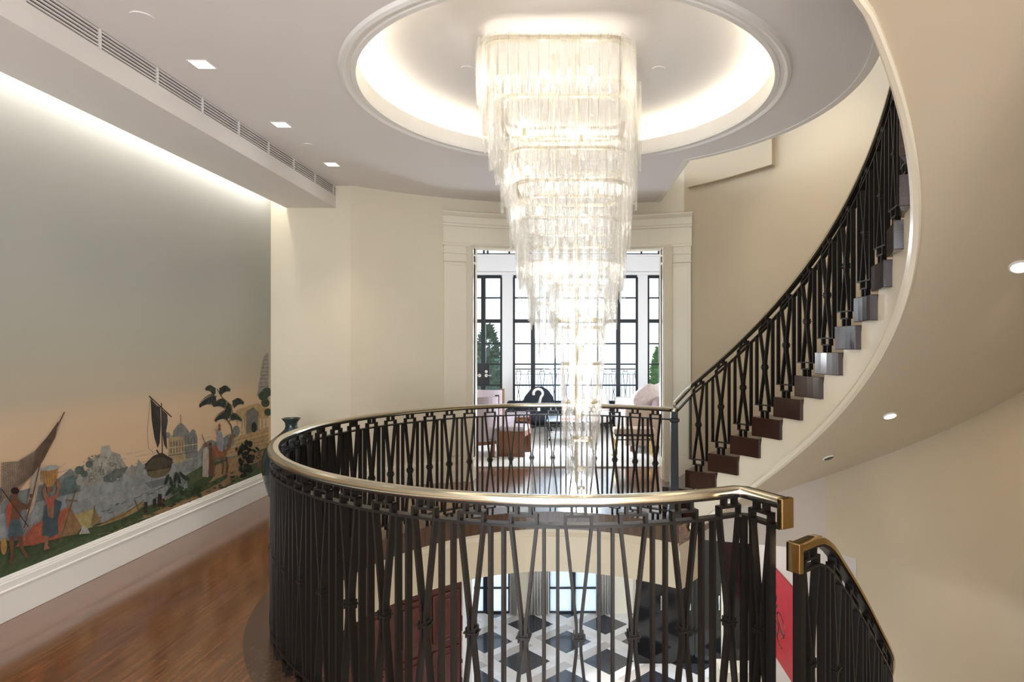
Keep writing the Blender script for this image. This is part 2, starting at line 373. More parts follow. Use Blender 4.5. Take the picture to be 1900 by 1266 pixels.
# skirting of the curved wall
def skirting(xs, name):
    b = MB(); b.sweep([[(x, wall_xy(x)[1]-.03, 0), (x, wall_xy(x)[1], 0), (x, wall_xy(x)[1], .26), (x, wall_xy(x)[1]-.015, .26), (x, wall_xy(x)[1]-.018, .235), (x, wall_xy(x)[1]-.03, .225)] for x in xs]); return struct(name, b, M['trim'])
skirting(lin(xL0, -1.6, 12), 'baseboard_back')
b = MB(); b.box(XM, xL0, 7.04, 7.07, 0, .25); struct('baseboard_corner', b, M['trim'])
b = MB(); aa = lin(aend, 52, 10); b.sweep([[(*polar(a, RW(a)-.03), 0), (*polar(a, RW(a)), 0), (*polar(a, RW(a)), .26), (*polar(a, RW(a)-.02), .26)] for a in aa]); struct('baseboard_right', b, M['trim'])

# doorway casing
cas = thing('door_casing', 'cream painted doorway casing with pilasters and moulded cornice', 'door frame', (0, 7.7, 0))
cas.matrix_parent_inverse.identity()
def cpart(b, name, m, **k):
    o = b.build(name, m, **k); o.parent = cas; o.location = (0, -7.7, 0); return o
for s, (x0, x1) in (('l', (-1.59, DX0)), ('r', (DX1, 1.385))):
    yf = min(wall_xy(x0)[1], wall_xy(x1)[1])-.07
    sl = (wall_xy(x1)[1]-wall_xy(x0)[1])/(x1-x0)
    def hx(b, xa, xb, d0, z0, z1):
        ya, yb = wall_xy(xa)[1], wall_xy(xb)[1]
        b.hexa([(xa, ya-d0, z0), (xb, yb-d0, z0), (xb, yb+.1, z0), (xa, ya+.1, z0), (xa, ya-d0, z1), (xb, yb-d0, z1), (xb, yb+.1, z1), (xa, ya+.1, z1)])
    b = MB(); hx(b, x0, x1, .075, .26, E+1.02); hx(b, x0+.035, x1-.035, .085, .32, E+.98); cpart(b, 'pilaster', M['trim'], bevel=.004)
    b = MB(); hx(b, x0-.015, x1+.01, .1, 0, .24); hx(b, x0-.008, x1+.005, .09, .24, .27); cpart(b, 'plinth', M['trim'], bevel=.004)
    b = MB(); hx(b, x0, x1, .085, E+1.02, E+1.235); hx(b, x0-.012, x1+.005, .1, E+1.025, E+1.04); hx(b, x0-.012, x1+.005, .1, E+1.12, E+1.135); hx(b, x0-.012, x1+.005, .1, E+1.215, E+1.235); cpart(b, 'capital', M['trim'], bevel=.003)
b = MB()
pr = [(0, 1.235), (.085, 1.235), (.085, 1.25), (.075, 1.255), (.075, 1.45), (.09, 1.46), (.09, 1.485), (.1, 1.49), (.1, 1.57), (.12, 1.58), (.15, 1.605), (.155, 1.62), (0, 1.62)]
b.sweep([[(x, wall_xy(x)[1]-d, E+z) for d, z in pr] for x in lin(-1.6, 1.395, 28)]); cpart(b, 'cornice', M['trim'])
b = MB()
for xf, xb, w_ in ((DX0, DX0-.15, -.1), (DX1, DX1+.13, .1)): b.hexa([(q[0], q[1], z) for z in (0, E+1.222) for q in ((xf, 7.62), (xf+w_, 7.66), (xb+w_, 8.32), (xb, 8.32))])
b.sweep([[(x, wall_xy(x)[1]-.06, E+1.21), (x*1.08, 8.32, E+1.31), (x*1.08, 8.32, E+1.34), (x, wall_xy(x)[1]-.06, E+1.235)] for x in lin(DX0, DX1, 20)]); cpart(b, 'jamb_lining', M['wall'])
# lounge walls
b = MB(); b.box(-4.6, DX0-.17, 8.05, 8.32, 0, 4.2); struct('wall_lounge_front_left', b, M['wall'])
b = MB(); b.box(DX1+.15, 4.6, 8.05, 8.32, 0, 4.2); struct('wall_lounge_front_right', b, M['wall'])
b = MB(); b.box(-4.7, -4.5, 8.0, 13.2, -.3, 4.4); struct('wall_lounge_left', b, M['wall'])
b = MB(); b.box(4.5, 4.7, 8.0, 13.2, -.3, 4.4); struct('wall_lounge_right', b, M['wall'])
b = MB(); b.box(-4.7, 4.7, 8.0, 13.3, 4.05, 4.3); struct('ceiling_lounge', b, M['ceil'])

# ------------------------------------------------------------------ ceiling with oculus
RC = (-.074, 4.566); RR, RI = 1.54, 1.44
DC, DR = (-.05, 4.45), 1.97
def ceil_outline():
    # counter-clockwise outer polygon of the ceiling, stair side follows the disc
    pts = [(-3.6, -3.2), (.55, -3.2)]
    for a in lin(-72, 55.5, 60): pts.append(polar(a, DR, DC))
    pts.append((1.02, 8.2)); pts.append((-3.6, 8.2))
    return pts
OUT = ceil_outline()
def ray_out(a):
    c, s = math.cos(a), math.sin(a); best = None
    for i in range(len(OUT)):
        (x0, y0), (x1, y1) = OUT[i], OUT[(i+1) % len(OUT)]
        ex, ey = x1-x0, y1-y0; den = c*ey-s*ex
        if abs(den) < 1e-9: continue
        t = ((x0-RC[0])*ey-(y0-RC[1])*ex)/den; u = ((x0-RC[0])*s-(y0-RC[1])*c)/den
        if t > 0 and -1e-6 <= u <= 1+1e-6 and (best is None or t > best): best = t
    return best
angs = sorted(set([round(2*PI*i/360, 6) for i in range(360)]+[round(math.atan2(y-RC[1], x-RC[0]) % (2*PI), 6) for x, y in OUT]))
b = MB(); rg = []
for a in angs:
    t = ray_out(a); c, s = math.cos(a), math.sin(a)
    p = (RC[0]+1.5*c, RC[1]+1.5*s); q = (RC[0]+t*c, RC[1]+t*s)
    rg.append([(p[0], p[1], HC), (q[0], q[1], HC), (q[0], q[1], HC+.36), (p[0]+.28*c, p[1]+.28*s, HC+.36), (p[0]+.28*c, p[1]+.28*s, HC+.06), (p[0], p[1], HC+.06)])
b.sweep(rg, loop=True); struct('ceiling', b, M['ceil'])
# thin bead along the stair edge of the ceiling
b = MB(); rg = []
path = [(1.02, 7.86)]+[polar(a, DR, DC) for a in lin(55.5, -72, 70)]
for i, p in enumerate(path):
    q0 = Vector(path[max(i-1, 0)]); q1 = Vector(path[min(i+1, len(path)-1)]); t = (q1-q0).normalized(); n = Vector((-t[1], t[0]))
    rg.append([(p[0]+n[0]*d, p[1]+n[1]*d, z) for d, z in ((-.03, HC-.008), (.022, HC-.008), (.03, HC), (.03, HC+.05), (.02, HC+.06), (-.03, HC+.0))])
b.sweep(rg); struct('trim_4', b, M['white'])
def ringprof(prof, name, m, c=RC, n=128, **k):
    b = MB(); b.sweep([[(c[0]+r*math.cos(2*PI*i/n), c[1]+r*math.sin(2*PI*i/n), z) for r, z in prof] for i in range(n)], loop=True); return struct(name, b, m, **k)
ringprof([(1.55, HC), (1.54, HC-.02), (1.52, HC-.028), (1.505, HC-.022), (1.50, HC-.012), (1.475, HC-.012), (1.47, HC-.02), (1.44, HC-.02), (1.436, HC), (1.436, HC+.11), (1.46, HC+.11), (1.46, HC+.02), (1.5, HC+.01)], 'trim_5', M['white'])
ringprof([(1.76, HC+.05), (1.76, HC+.25), (1.80, HC+.25), (1.80, HC+.05)], 'trim_6', M['white'])
b = MB(); b.lathe([(1.8, HC+.25), (1.8, HC+.29)], *RC, n=96); struct('ceiling_oculus', b, M['ceil'])
o = ringprof([(1.52, HC+.075), (1.55, HC+.075), (1.55, HC+.095), (1.52, HC+.095)], 'cove_light_strip', M['led'], n=96)
del o['kind']; tag(o, 'hidden warm light strip glowing inside the round ceiling cove', 'light')

# soffit with linear grille, left
SZ = E+1.553; SX = -2.70
b = MB(); b.box(-3.256, SX, -3.2, 7.07, SZ, E+1.69); struct('trim_7', b, M['ceil'])
b = MB(); b.box(SX-.06, SX-.012, -3.2, 7.07, E+1.69, HC); b.box(-3.256, -3.22, -3.2, 7.07, E+1.66, HC); struct('trim_8', b, M['grille'])
g = thing('air_grille', 'long linear white air grille above the dropped ceiling beam', 'vent', (SX-.02, 2, E+1.75))
b = MB()
for k in range(5): b.box(SX-.012, SX, -3.2, 7.07, E+1.700+k*.0215, E+1.700+k*.0215+.008)
o = b.build('louvre_blades', M['ceil'], g); o.location = (-g.location.x, -g.location.y, -g.location.z)
for i in range(21):
    y = 7.0-i*.49
    b = MB(); b.box(SX-.012, SX+.002, y, y+.012, E+1.69, HC); o = b.build('grille_mullion', M['ceil'], g); o.location = (-g.location.x, -g.location.y, -g.location.z)
b = MB(); b.box(-3.3, -3.27, -3.0, 7.0, E+1.72, E+1.735); tag(b.build('wall_wash_strip', M['ledwhite']), 'white light strip hidden in the slot above the painted mural', 'light')

# ------------------------------------------------------------------ painted mural
def mural():
    V = []; Fc = []; Cc = []; lay = [0]
    def conv(x, y):
        Y = -XM*F/(CX-x); return (Y, E-(y-CY)*Y/F)
    def poly(pts, col, raw=False):
        lay[0] += 1; n = len(V)
        for p in pts:
            Y, z = p if raw else conv(*p)
            V.append((XM+.0012+lay[0]*.000005, min(Y, 7.065), max(z, .255)))
        Fc.append(tuple(range(n, n+len(pts)))); g_ = (col[0]+col[1]+col[2])/3; Cc.append(srgb(*[(c_*.8+g_*.2)*.9 for c_ in col]))
    def line(pts, w, col):
        for (x0, y0), (x1, y1) in zip(pts, pts[1:]):
            d = math.hypot(x1-x0, y1-y0) or 1; nx, ny = -(y1-y0)/d*w/2, (x1-x0)/d*w/2
            poly([(x0+nx, y0+ny), (x1+nx, y1+ny), (x1-nx, y1-ny), (x0-nx, y0-ny)], col)
    def ell(cx, cy, rx, ry, col, n=14, rot=0):
        c, s = math.cos(rot), math.sin(rot)
        poly([(cx+rx*math.cos(2*PI*i/n)*c-ry*math.sin(2*PI*i/n)*s, cy+rx*math.cos(2*PI*i/n)*s+ry*math.sin(2*PI*i/n)*c) for i in range(n)], col)
    R = random.Random(3)
    # water
    hz = lambda x: 643+ (E-.985)*F*(CX-x)/(-XM*F)
    base = lambda x: 1082-.41*x
    poly([(0, 930), (100, 890), (200, 878), (300, 852), (372, 836), (384, 868), (345, 908), (0, 1085)], (142, 147, 150))
    poly([(366, 842), (378, 822), (392, 816), (404, 822), (420, 808), (440, 800), (450, 860), (380, 868)], (128, 134, 126))
    for i in range(70):
        x = R.uniform(40, 440); y0 = 905-.3*x; y = y0+R.uniform(0, 75)
        line([(x, y), (x+R.uniform(15, 60), y-R.uniform(5, 20))], .7, R.choice([(160, 165, 168), (126, 133, 138), (152, 158, 162)]))
    poly([(-3.2, .70), (3.77, .70), (3.77, .45), (-3.2, .45)], (142, 147, 150), True); poly([(-3.2, .80), (-1, .86), (1, .78), (3.77, .80), (3.77, .70), (-3.2, .70)], (120, 124, 122), True); poly([(-3.2, .50), (0, .44), (3.77, .48), (3.77, .2), (-3.2, .2)], (74, 92, 58), True)
    # distant hills
    poly([(0, 905), (20, 915), (60, 905), (105, 890), (130, 870), (145, 880), (150, 905), (60, 935), (0, 955)], (120, 124, 122))
    poly([(105, 905), (118, 888), (135, 882), (150, 890), (148, 912), (100, 925)], (92, 112, 112))
    # rock island
    poly([(140, 892), (150, 878), (165, 868), (172, 850), (186, 842), (188, 828), (203, 826), (206, 838), (222, 843), (228, 856), (240, 872), (226, 884), (205, 894), (160, 903), (143, 900)], (150, 148, 138))
    poly([(186, 842), (188, 828), (203, 826), (206, 840), (200, 866), (184, 868)], (168, 164, 150))
    for i in range(26):
        x = R.uniform(160, 222); y = R.uniform(850, 885); line([(x, y), (x+R.uniform(-2, 2), y+R.uniform(6, 14))], 1.6, R.choice([(120, 120, 112), (178, 172, 156), (104, 110, 106)]))
    poly([(190, 886), (215, 870), (238, 866), (226, 884), (208, 896), (192, 894)], (98, 106, 102))
    for cx, cy, r in ((147, 873, 9), (165, 862, 7), (156, 880, 7)): ell(cx, cy, r, r*.9, (88, 106, 96))
    poly([(232, 880), (244, 862), (252, 868), (256, 852), (264, 862), (264, 874), (240, 888)], (146, 144, 138))
    # domed palace
    poly([(312, 815), (318, 808), (362, 800), (366, 812), (366, 848), (322, 862), (312, 850)], (168, 148, 108))
    poly([(340, 806), (362, 801), (366, 812), (366, 848), (344, 852)], (122, 124, 122))
    poly([(320, 812), (321, 800), (328, 790), (335, 784), (342, 790), (350, 800), (350, 808)], (128, 128, 124))
    line([(335, 786), (335, 770)], 1.4, (110, 110, 106)); ell(358, 803, 5, 6, (128, 128, 124)); ell(311, 808, 5, 6, (132, 130, 126))
    for k in range(9): line([(317+k*5.4, 820-k*1), (317+k*5.4, 842-k*1)], 1.8, (104, 100, 86))
    line([(312, 832), (366, 824)], 1.5, (190, 174, 136)); line([(312, 846), (366, 838)], 2, (112, 108, 96))
    poly([(322, 862), (366, 850), (368, 872), (328, 880)], (132, 136, 134))
    # ship
    poly([(268, 862), (284, 846), (300, 840), (320, 852), (317, 870), (308, 882), (288, 888), (274, 882)], (62, 56, 44))
    poly([(272, 876), (316, 868), (308, 883), (288, 888), (275, 884)], (110, 98, 66))
    poly([(266, 870), (282, 852), (300, 848), (322, 858), (312, 866), (290, 872)], (82, 74, 56))
    line([(276, 735), (318, 774)], 2.2, (58, 44, 34)); line([(299, 748), (301, 850)], 2, (64, 52, 42)); line([(296, 845), (290, 835)], 3, (64, 52, 42))
    poly([(279, 740), (290, 752), (297, 756), (298, 790), (296, 822), (292, 832), (286, 812), (281, 780)], (54, 52, 52))
    poly([(298, 758), (310, 769), (311, 782), (308, 800), (310, 835), (304, 826), (300, 800)], (66, 62, 60))
    line([(278, 742), (273, 800), (275, 832), (284, 840)], .7, (120, 108, 92))
    poly([(268, 896), (310, 886), (312, 896), (280, 908)], (112, 116, 118))
    # tower
    poly([(476, 735), (482, 700), (486, 672), (492, 655), (498, 655), (498, 745)], (158, 152, 142))
    for k in range(11): line([(479+k*.9, 732-k*7), (498, 731-k*7)], 1, (122, 116, 106))
    # pavilion
    poly([(436, 766), (440, 760), (470, 750), (478, 748), (498, 762), (498, 776), (436, 778)], (188, 158, 104))
    poly([(452, 776), (458, 762), (470, 756), (480, 766), (482, 800), (454, 806)], (122, 118, 108))
    for x in (440, 449, 455, 480, 486, 493): line([(x, 772), (x, 808)], 3, (190, 164, 116))
    poly([(424, 816), (498, 792), (498, 835), (412, 850)], (190, 158, 108))
    for k in range(4): line([(424-k*3, 822+k*7), (498, 800+k*8)], 1, (142, 112, 72))
    ell(471, 793, 5, 10, (46, 54, 46)); ell(438, 800, 7, 10, (120, 130, 124)); ell(425, 820, 9, 12, (124, 134, 132))
    for cx, cy, r in ((488, 735, 9), (495, 728, 9), (492, 748, 8), (497, 765, 7)): ell(cx, cy, r, r, (62, 82, 62))
    # shore
    poly([(345, 882), (372, 866), (392, 858), (430, 852), (498, 830), (498, 878), (300, 960), (348, 905)], (84, 100, 66))
    poly([(388, 870), (430, 850), (470, 840), (498, 835), (498, 850), (420, 880), (350, 915), (300, 945), (340, 920)], (170, 134, 92))
    poly([(0, 1005), (60, 1000), (110, 985), (160, 975), (200, 968), (250, 945), (300, 932), (350, 905), (372, 888), (400, 880), (380, 905), (340, 945), (0, 1085)], (74, 92, 58))
    for i in range(150):
        x = R.uniform(0, 330); y = base(x)-R.uniform(4, 62)+x*.02
        line([(x, y), (x+R.uniform(6, 18), y-R.uniform(2, 8))], 1.1, R.choice([(60, 80, 50), (92, 106, 66), (66, 88, 60)]))
    poly([(255, 965), (320, 935), (360, 920), (410, 895), (440, 872), (452, 880), (400, 915), (300, 962)], (164, 128, 88))
    # palm
    line([(431, 806), (428, 790), (420, 778), (412, 770)], 3, (120, 90, 62)); line([(424, 784), (432, 772), (428, 752), (412, 738), (402, 722)], 2.2, (128, 96, 66))
    def frond(x, y, a0, a1, L, n=16):
        am_ = (a0+a1)/2; sg = 1 if math.cos(am_) > 0 else -1
        spine = [(x+L*t*math.cos(am_)*.9, y-L*t*math.sin(am_)*.9+L*.55*t*t) for t in [k/10 for k in range(11)]]
        line(spine, 1.5, (70, 74, 54))
        for k in range(1, 11):
            px_, py_ = spine[k]; l = L*.42*(1.05-k/14)
            for dx, dy in ((sg*.35, 1.0), (sg*.75, .55), (-sg*.05, 1.0), (sg*.5, -.35), (sg*.2, 1.25)): line([(px_, py_), (px_+dx*l*.6, py_+dy*l*.45), (px_+dx*l, py_+dy*l)], 1.7 if dy > .9 else 1.3, R.choice([(46, 56, 48), (58, 70, 58), (38, 46, 40)]))
    for q in ((400, 722, 1.6, 3.2, 26), (406, 722, -.2, 1.5, 26), (402, 736, 2.3, 3.7, 34), (420, 745, 1.9, 3.6, 28), (430, 745, -.2, 1.4, 26), (425, 765, 2.2, 3.9, 28), (427, 762, 1.1, 2.3, 34), (426, 770, -.6, 1.0, 22)): frond(*q)
    # camel and riders
    cam_ = (136, 100, 64)
    for q in ([(388, 850), (386, 868), (388, 884)], [(394, 852), (396, 868), (393, 884)], [(412, 850), (413, 866), (411, 880)], [(418, 848), (421, 864), (420, 878)]): line(q, 3.2, (118, 84, 52))
    ell(403, 842, 17, 11, cam_); ell(402, 831, 9, 6, (150, 112, 74)); line([(415, 840), (423, 832), (427, 814)], 5.5, cam_); ell(430, 810, 6, 3.2, cam_, 12, -.2); line([(387, 838), (385, 852)], 1.4, cam_)
    poly([(394, 828), (410, 826), (414, 846), (398, 850)], (160, 92, 66))
    poly([(400, 826), (402, 808), (400, 800), (396, 794), (404, 800), (410, 802), (414, 818), (412, 838), (406, 838)], (150, 148, 160)); ell(406, 797, 2.6, 3.4, (150, 96, 72)); ell(406, 790, 2, 4, (196, 92, 70))
    poly([(374, 884), (375, 836), (382, 828), (387, 838), (385, 886)], (184, 172, 160)); ell(381, 826, 3, 4, (140, 84, 62)); line([(373, 806), (380, 824)], 1.2, (110, 80, 56))
    poly([(386, 884), (386, 832), (392, 828), (396, 880)], (116, 76, 56)); ell(389, 825, 3, 4, (110, 70, 54))
    # dark shrub, reeds
    for i in range(60): ell(R.gauss(454, 9), R.uniform(820, 888), R.uniform(2, 4.5), R.uniform(3, 5), R.choice([(38, 40, 34), (48, 54, 42), (32, 32, 28)]), 8, R.uniform(0, 3))
    for i in range(26): ell(R.uniform(472, 497), R.uniform(838, 872), 1.6, R.uniform(3, 6), R.choice([(140, 96, 80), (118, 84, 70), (108, 102, 78)]), 8, R.uniform(0, 3))
    for i in range(5): ell(430+R.uniform(-8, 6), R.uniform(865, 885), 2.4, 2.4, (196, 130, 104), 8)
    for x, y, a in ((308, 890, .3), (316, 895, -.2), (324, 886, .15), (330, 888, -.3), (338, 884, -.7), (342, 886, -1.0), (312, 912, .6), (334, 910, -.4), (322, 908, .1)):
        ell(x, y, 3, 11, (46, 62, 46), 10, a); line([(x, y+8), (322, 930)], 1, (66, 84, 58))
    for i in range(22): ell(R.uniform(322, 368), R.uniform(905, 925), 6, 3, R.choice([(58, 80, 54), (70, 92, 62)]), 8)
    # piles, canoe
    for x, y0, y1, w in ((269, 932, 952, 6), (285, 926, 944, 6), (295, 917, 940, 7), (302, 926, 940, 5)): line([(x, y0), (x, y1)], w, (62, 44, 34))
    poly([(176, 978), (196, 966), (230, 950), (252, 938), (266, 926), (264, 938), (252, 950), (222, 964), (186, 976)], (158, 128, 82)); line([(180, 975), (228, 955), (262, 932)], 1.2, (98, 74, 46))
    line([(248, 928), (256, 950)], 1.6, (100, 76, 50)); line([(180, 992), (215, 986), (240, 968)], 1.2, (152, 124, 80))
    # tents
    poly([(136, 955), (175, 944), (170, 978), (150, 985)], (172, 154, 92)); poly([(172, 944), (186, 968), (166, 978)], (142, 116, 74))
    poly([(26, 1015), (60, 975), (126, 940), (110, 998), (60, 1012)], (176, 88, 62)); poly([(126, 940), (150, 978), (140, 992), (106, 998)], (146, 108, 70))
    line([(140, 905), (108, 1008)], 2.4, (120, 88, 60)); line([(120, 928), (142, 930)], 2, (120, 88, 60)); line([(122, 922), (128, 945)], 2, (140, 112, 84)); line([(173, 938), (173, 950)], 2, (90, 68, 50))
    poly([(144, 992), (152, 976), (160, 980), (165, 990)], (178, 172, 164))
    for i in range(60):
        x = R.uniform(150, 226); y = R.uniform(846, 896); ell(x, y, R.uniform(1, 3), R.uniform(1, 2.4), R.choice([(128, 128, 118), (172, 166, 150), (108, 116, 110)]), 7)
    for i in range(60):
        x = R.uniform(205, 480); y = base(x)-R.uniform(6, 26); ell(x, y, R.uniform(2, 6), R.uniform(1, 2), R.choice([(66, 84, 54), (92, 104, 64), (150, 118, 80), (56, 74, 48)]), 7)
    for i in range(14): line([(30+i*7, 1008-i*3.2), (50+i*6, 975-i*2.5)], .8, (150, 74, 52))
    # net on its pole
    poly([(118, 764), (108, 780), (84, 812), (62, 836), (30, 856), (0, 858), (0, 935), (30, 905), (58, 880), (76, 850), (100, 815)], (176, 156, 132))
    poly([(58, 880), (76, 850), (70, 900), (60, 945), (48, 962), (46, 950)], (164, 150, 132))
    for k in range(26):
        t = k/25; line([(0, 860+t*72), (32-8*t, 857+t*52), (62-5*t, 838+t*44), (84-6*t, 813+t*40), (106-6*t, 782+t*28)], .9, (96, 74, 58))
    for k in range(26): line([(k*3.6, 858-max(0, k-8)*1.9), (k*3.0, 925-max(0, k-8)*3.9)], .7, (110, 88, 70))
    line([(117, 765), (74, 850), (58, 920), (42, 980)], 2.2, (98, 66, 44))
    # fisherman
    sk = (112, 72, 52)
    poly([(18, 925), (30, 925), (36, 932), (48, 938), (52, 926), (57, 928), (52, 945), (36, 946), (33, 966), (16, 966), (14, 945)], sk)
    ell(24, 917, 6.5, 9, sk); ell(25, 911, 8, 6.5, (44, 32, 28)); ell(55, 921, 3.4, 4.5, sk)
    poly([(12, 996), (16, 966), (33, 964), (41, 992), (26, 998)], (74, 90, 98)); poly([(10, 978), (8, 945), (16, 928), (20, 940), (14, 975)], (172, 74, 50))
    poly([(14, 996), (24, 996), (22, 1030), (20, 1048), (13, 1046), (16, 1030)], sk); poly([(28, 996), (38, 994), (42, 1018), (52, 1034), (46, 1037), (36, 1020)], sk)
    line([(0, 908), (50, 978)], 1.8, (70, 50, 38)); ell(4, 1014, 6, 16, (176, 128, 66))
    # woman with basket
    poly([(80, 928), (76, 912), (79, 900), (83, 902), (82, 916), (90, 922), (100, 918), (104, 905), (101, 893), (106, 890), (110, 904), (106, 920), (100, 930), (98, 962), (86, 962), (84, 930)], (150, 98, 74))
    poly([(82, 928), (101, 922), (101, 940), (84, 942)], (178, 82, 60)); poly([(80, 940), (84, 934), (86, 958), (96, 962), (98, 926), (112, 932), (108, 952), (104, 962), (106, 990), (92, 998), (75, 994), (77, 965)], (66, 84, 90))
    ell(90, 908, 6, 7, (130, 84, 64)); poly([(74, 874), (105, 868), (103, 890), (95, 902), (85, 904), (76, 890)], (176, 126, 62)); ell(90, 869, 17, 4.5, (156, 160, 164), 14, -.12)
    for k in range(5): line([(77+k*5.5, 876-k), (81+k*4.5, 900)], .8, (124, 84, 42))
    poly([(80, 994), (88, 996), (86, 1012), (90, 1018), (78, 1022), (80, 1012)], (150, 98, 74))
    me = bpy.data.meshes.new('painted_scene'); me.from_pydata(V, [], Fc); me.update()
    ca = me.color_attributes.new('paint', 'FLOAT_COLOR', 'CORNER')
    for p, c in zip(me.polygons, Cc):
        for li in p.loop_indices: ca.data[li].color = c
    m = bpy.data.materials.new('mural_paint'); m.use_nodes = True; nt = m.node_tree; bb = nt.nodes['Principled BSDF']; bb.inputs['Roughness'].default_value = .75; bb.inputs['Specular IOR Level'].default_value = .2
    at = nt.nodes.new('ShaderNodeAttribute'); at.attribute_name = 'paint'; tc = nt.nodes.new('ShaderNodeTexCoord'); nz = nt.nodes.new('ShaderNodeTexNoise'); nz.inputs['Scale'].default_value = 22; nz.inputs['Detail'].default_value = 6
    nt.links.new(tc.outputs['Object'], nz.inputs['Vector']); mr = nt.nodes.new('ShaderNodeMapRange'); mr.inputs[1].default_value = .3; mr.inputs[2].default_value = .7; mr.inputs[3].default_value = .75; mr.inputs[4].default_value = 1.2; nt.links.new(nz.outputs[0], mr.inputs[0])
    mx = nt.nodes.new('ShaderNodeMixRGB'); mx.blend_type = 'MULTIPLY'; mx.inputs[0].default_value = 1; nt.links.new(at.outputs[0], mx.inputs[1]); nt.links.new(mr.outputs[0], mx.inputs[2]); nt.links.new(mx.outputs[0], bb.inputs['Base Color'])
    me.materials.append(m)
    o = bpy.data.objects.new('painted_scene', me); COL.objects.link(o)
    # paper ground with its own printed sky
    s = bpy.data.materials.new('mural_sky_paper'); s.use_nodes = True; nt = s.node_tree; bb = nt.nodes['Principled BSDF']; bb.inputs['Roughness'].default_value = .75; bb.inputs['Specular IOR Level'].default_value = .2
    tc = nt.nodes.new('ShaderNodeTexCoord'); sp = nt.nodes.new('ShaderNodeSeparateXYZ'); nt.links.new(tc.outputs['Object'], sp.inputs[0])
    mr = nt.nodes.new('ShaderNodeMapRange'); mr.inputs[1].default_value = .9; mr.inputs[2].default_value = 3.3; nt.links.new(sp.outputs[2], mr.inputs[0])
    cr = nt.nodes.new('ShaderNodeValToRGB'); el = cr.color_ramp.elements
    el[0].position = 0; el[0].color = srgb(192, 166, 138); el[1].position = 1; el[1].color = srgb(186, 186, 180)
    for p_, c_ in ((.09, (190, 168, 142)), (.17, (172, 162, 144)), (.30, (164, 162, 150)), (.5, (164, 167, 160))):
        e_ = el.new(p_); e_.color = srgb(*c_)
    nt.links.new(mr.outputs[0], cr.inputs[0]); nt.links.new(cr.outputs[0], bb.inputs['Base Color'])
    b = MB(); b.box(XM, XM+.001, -3.2, 7.068, .262, HC)
    root = thing('wall_mural', 'scenic painted mural of a harbour with sailing ship, palm tree and villagers', 'mural', (XM, 3, .26))
    p = b.build('paper_ground', s, root); p.location = (-XM, -3, -.26)
    o.parent = root; o.location = (-XM, -3, -.26)
mural()

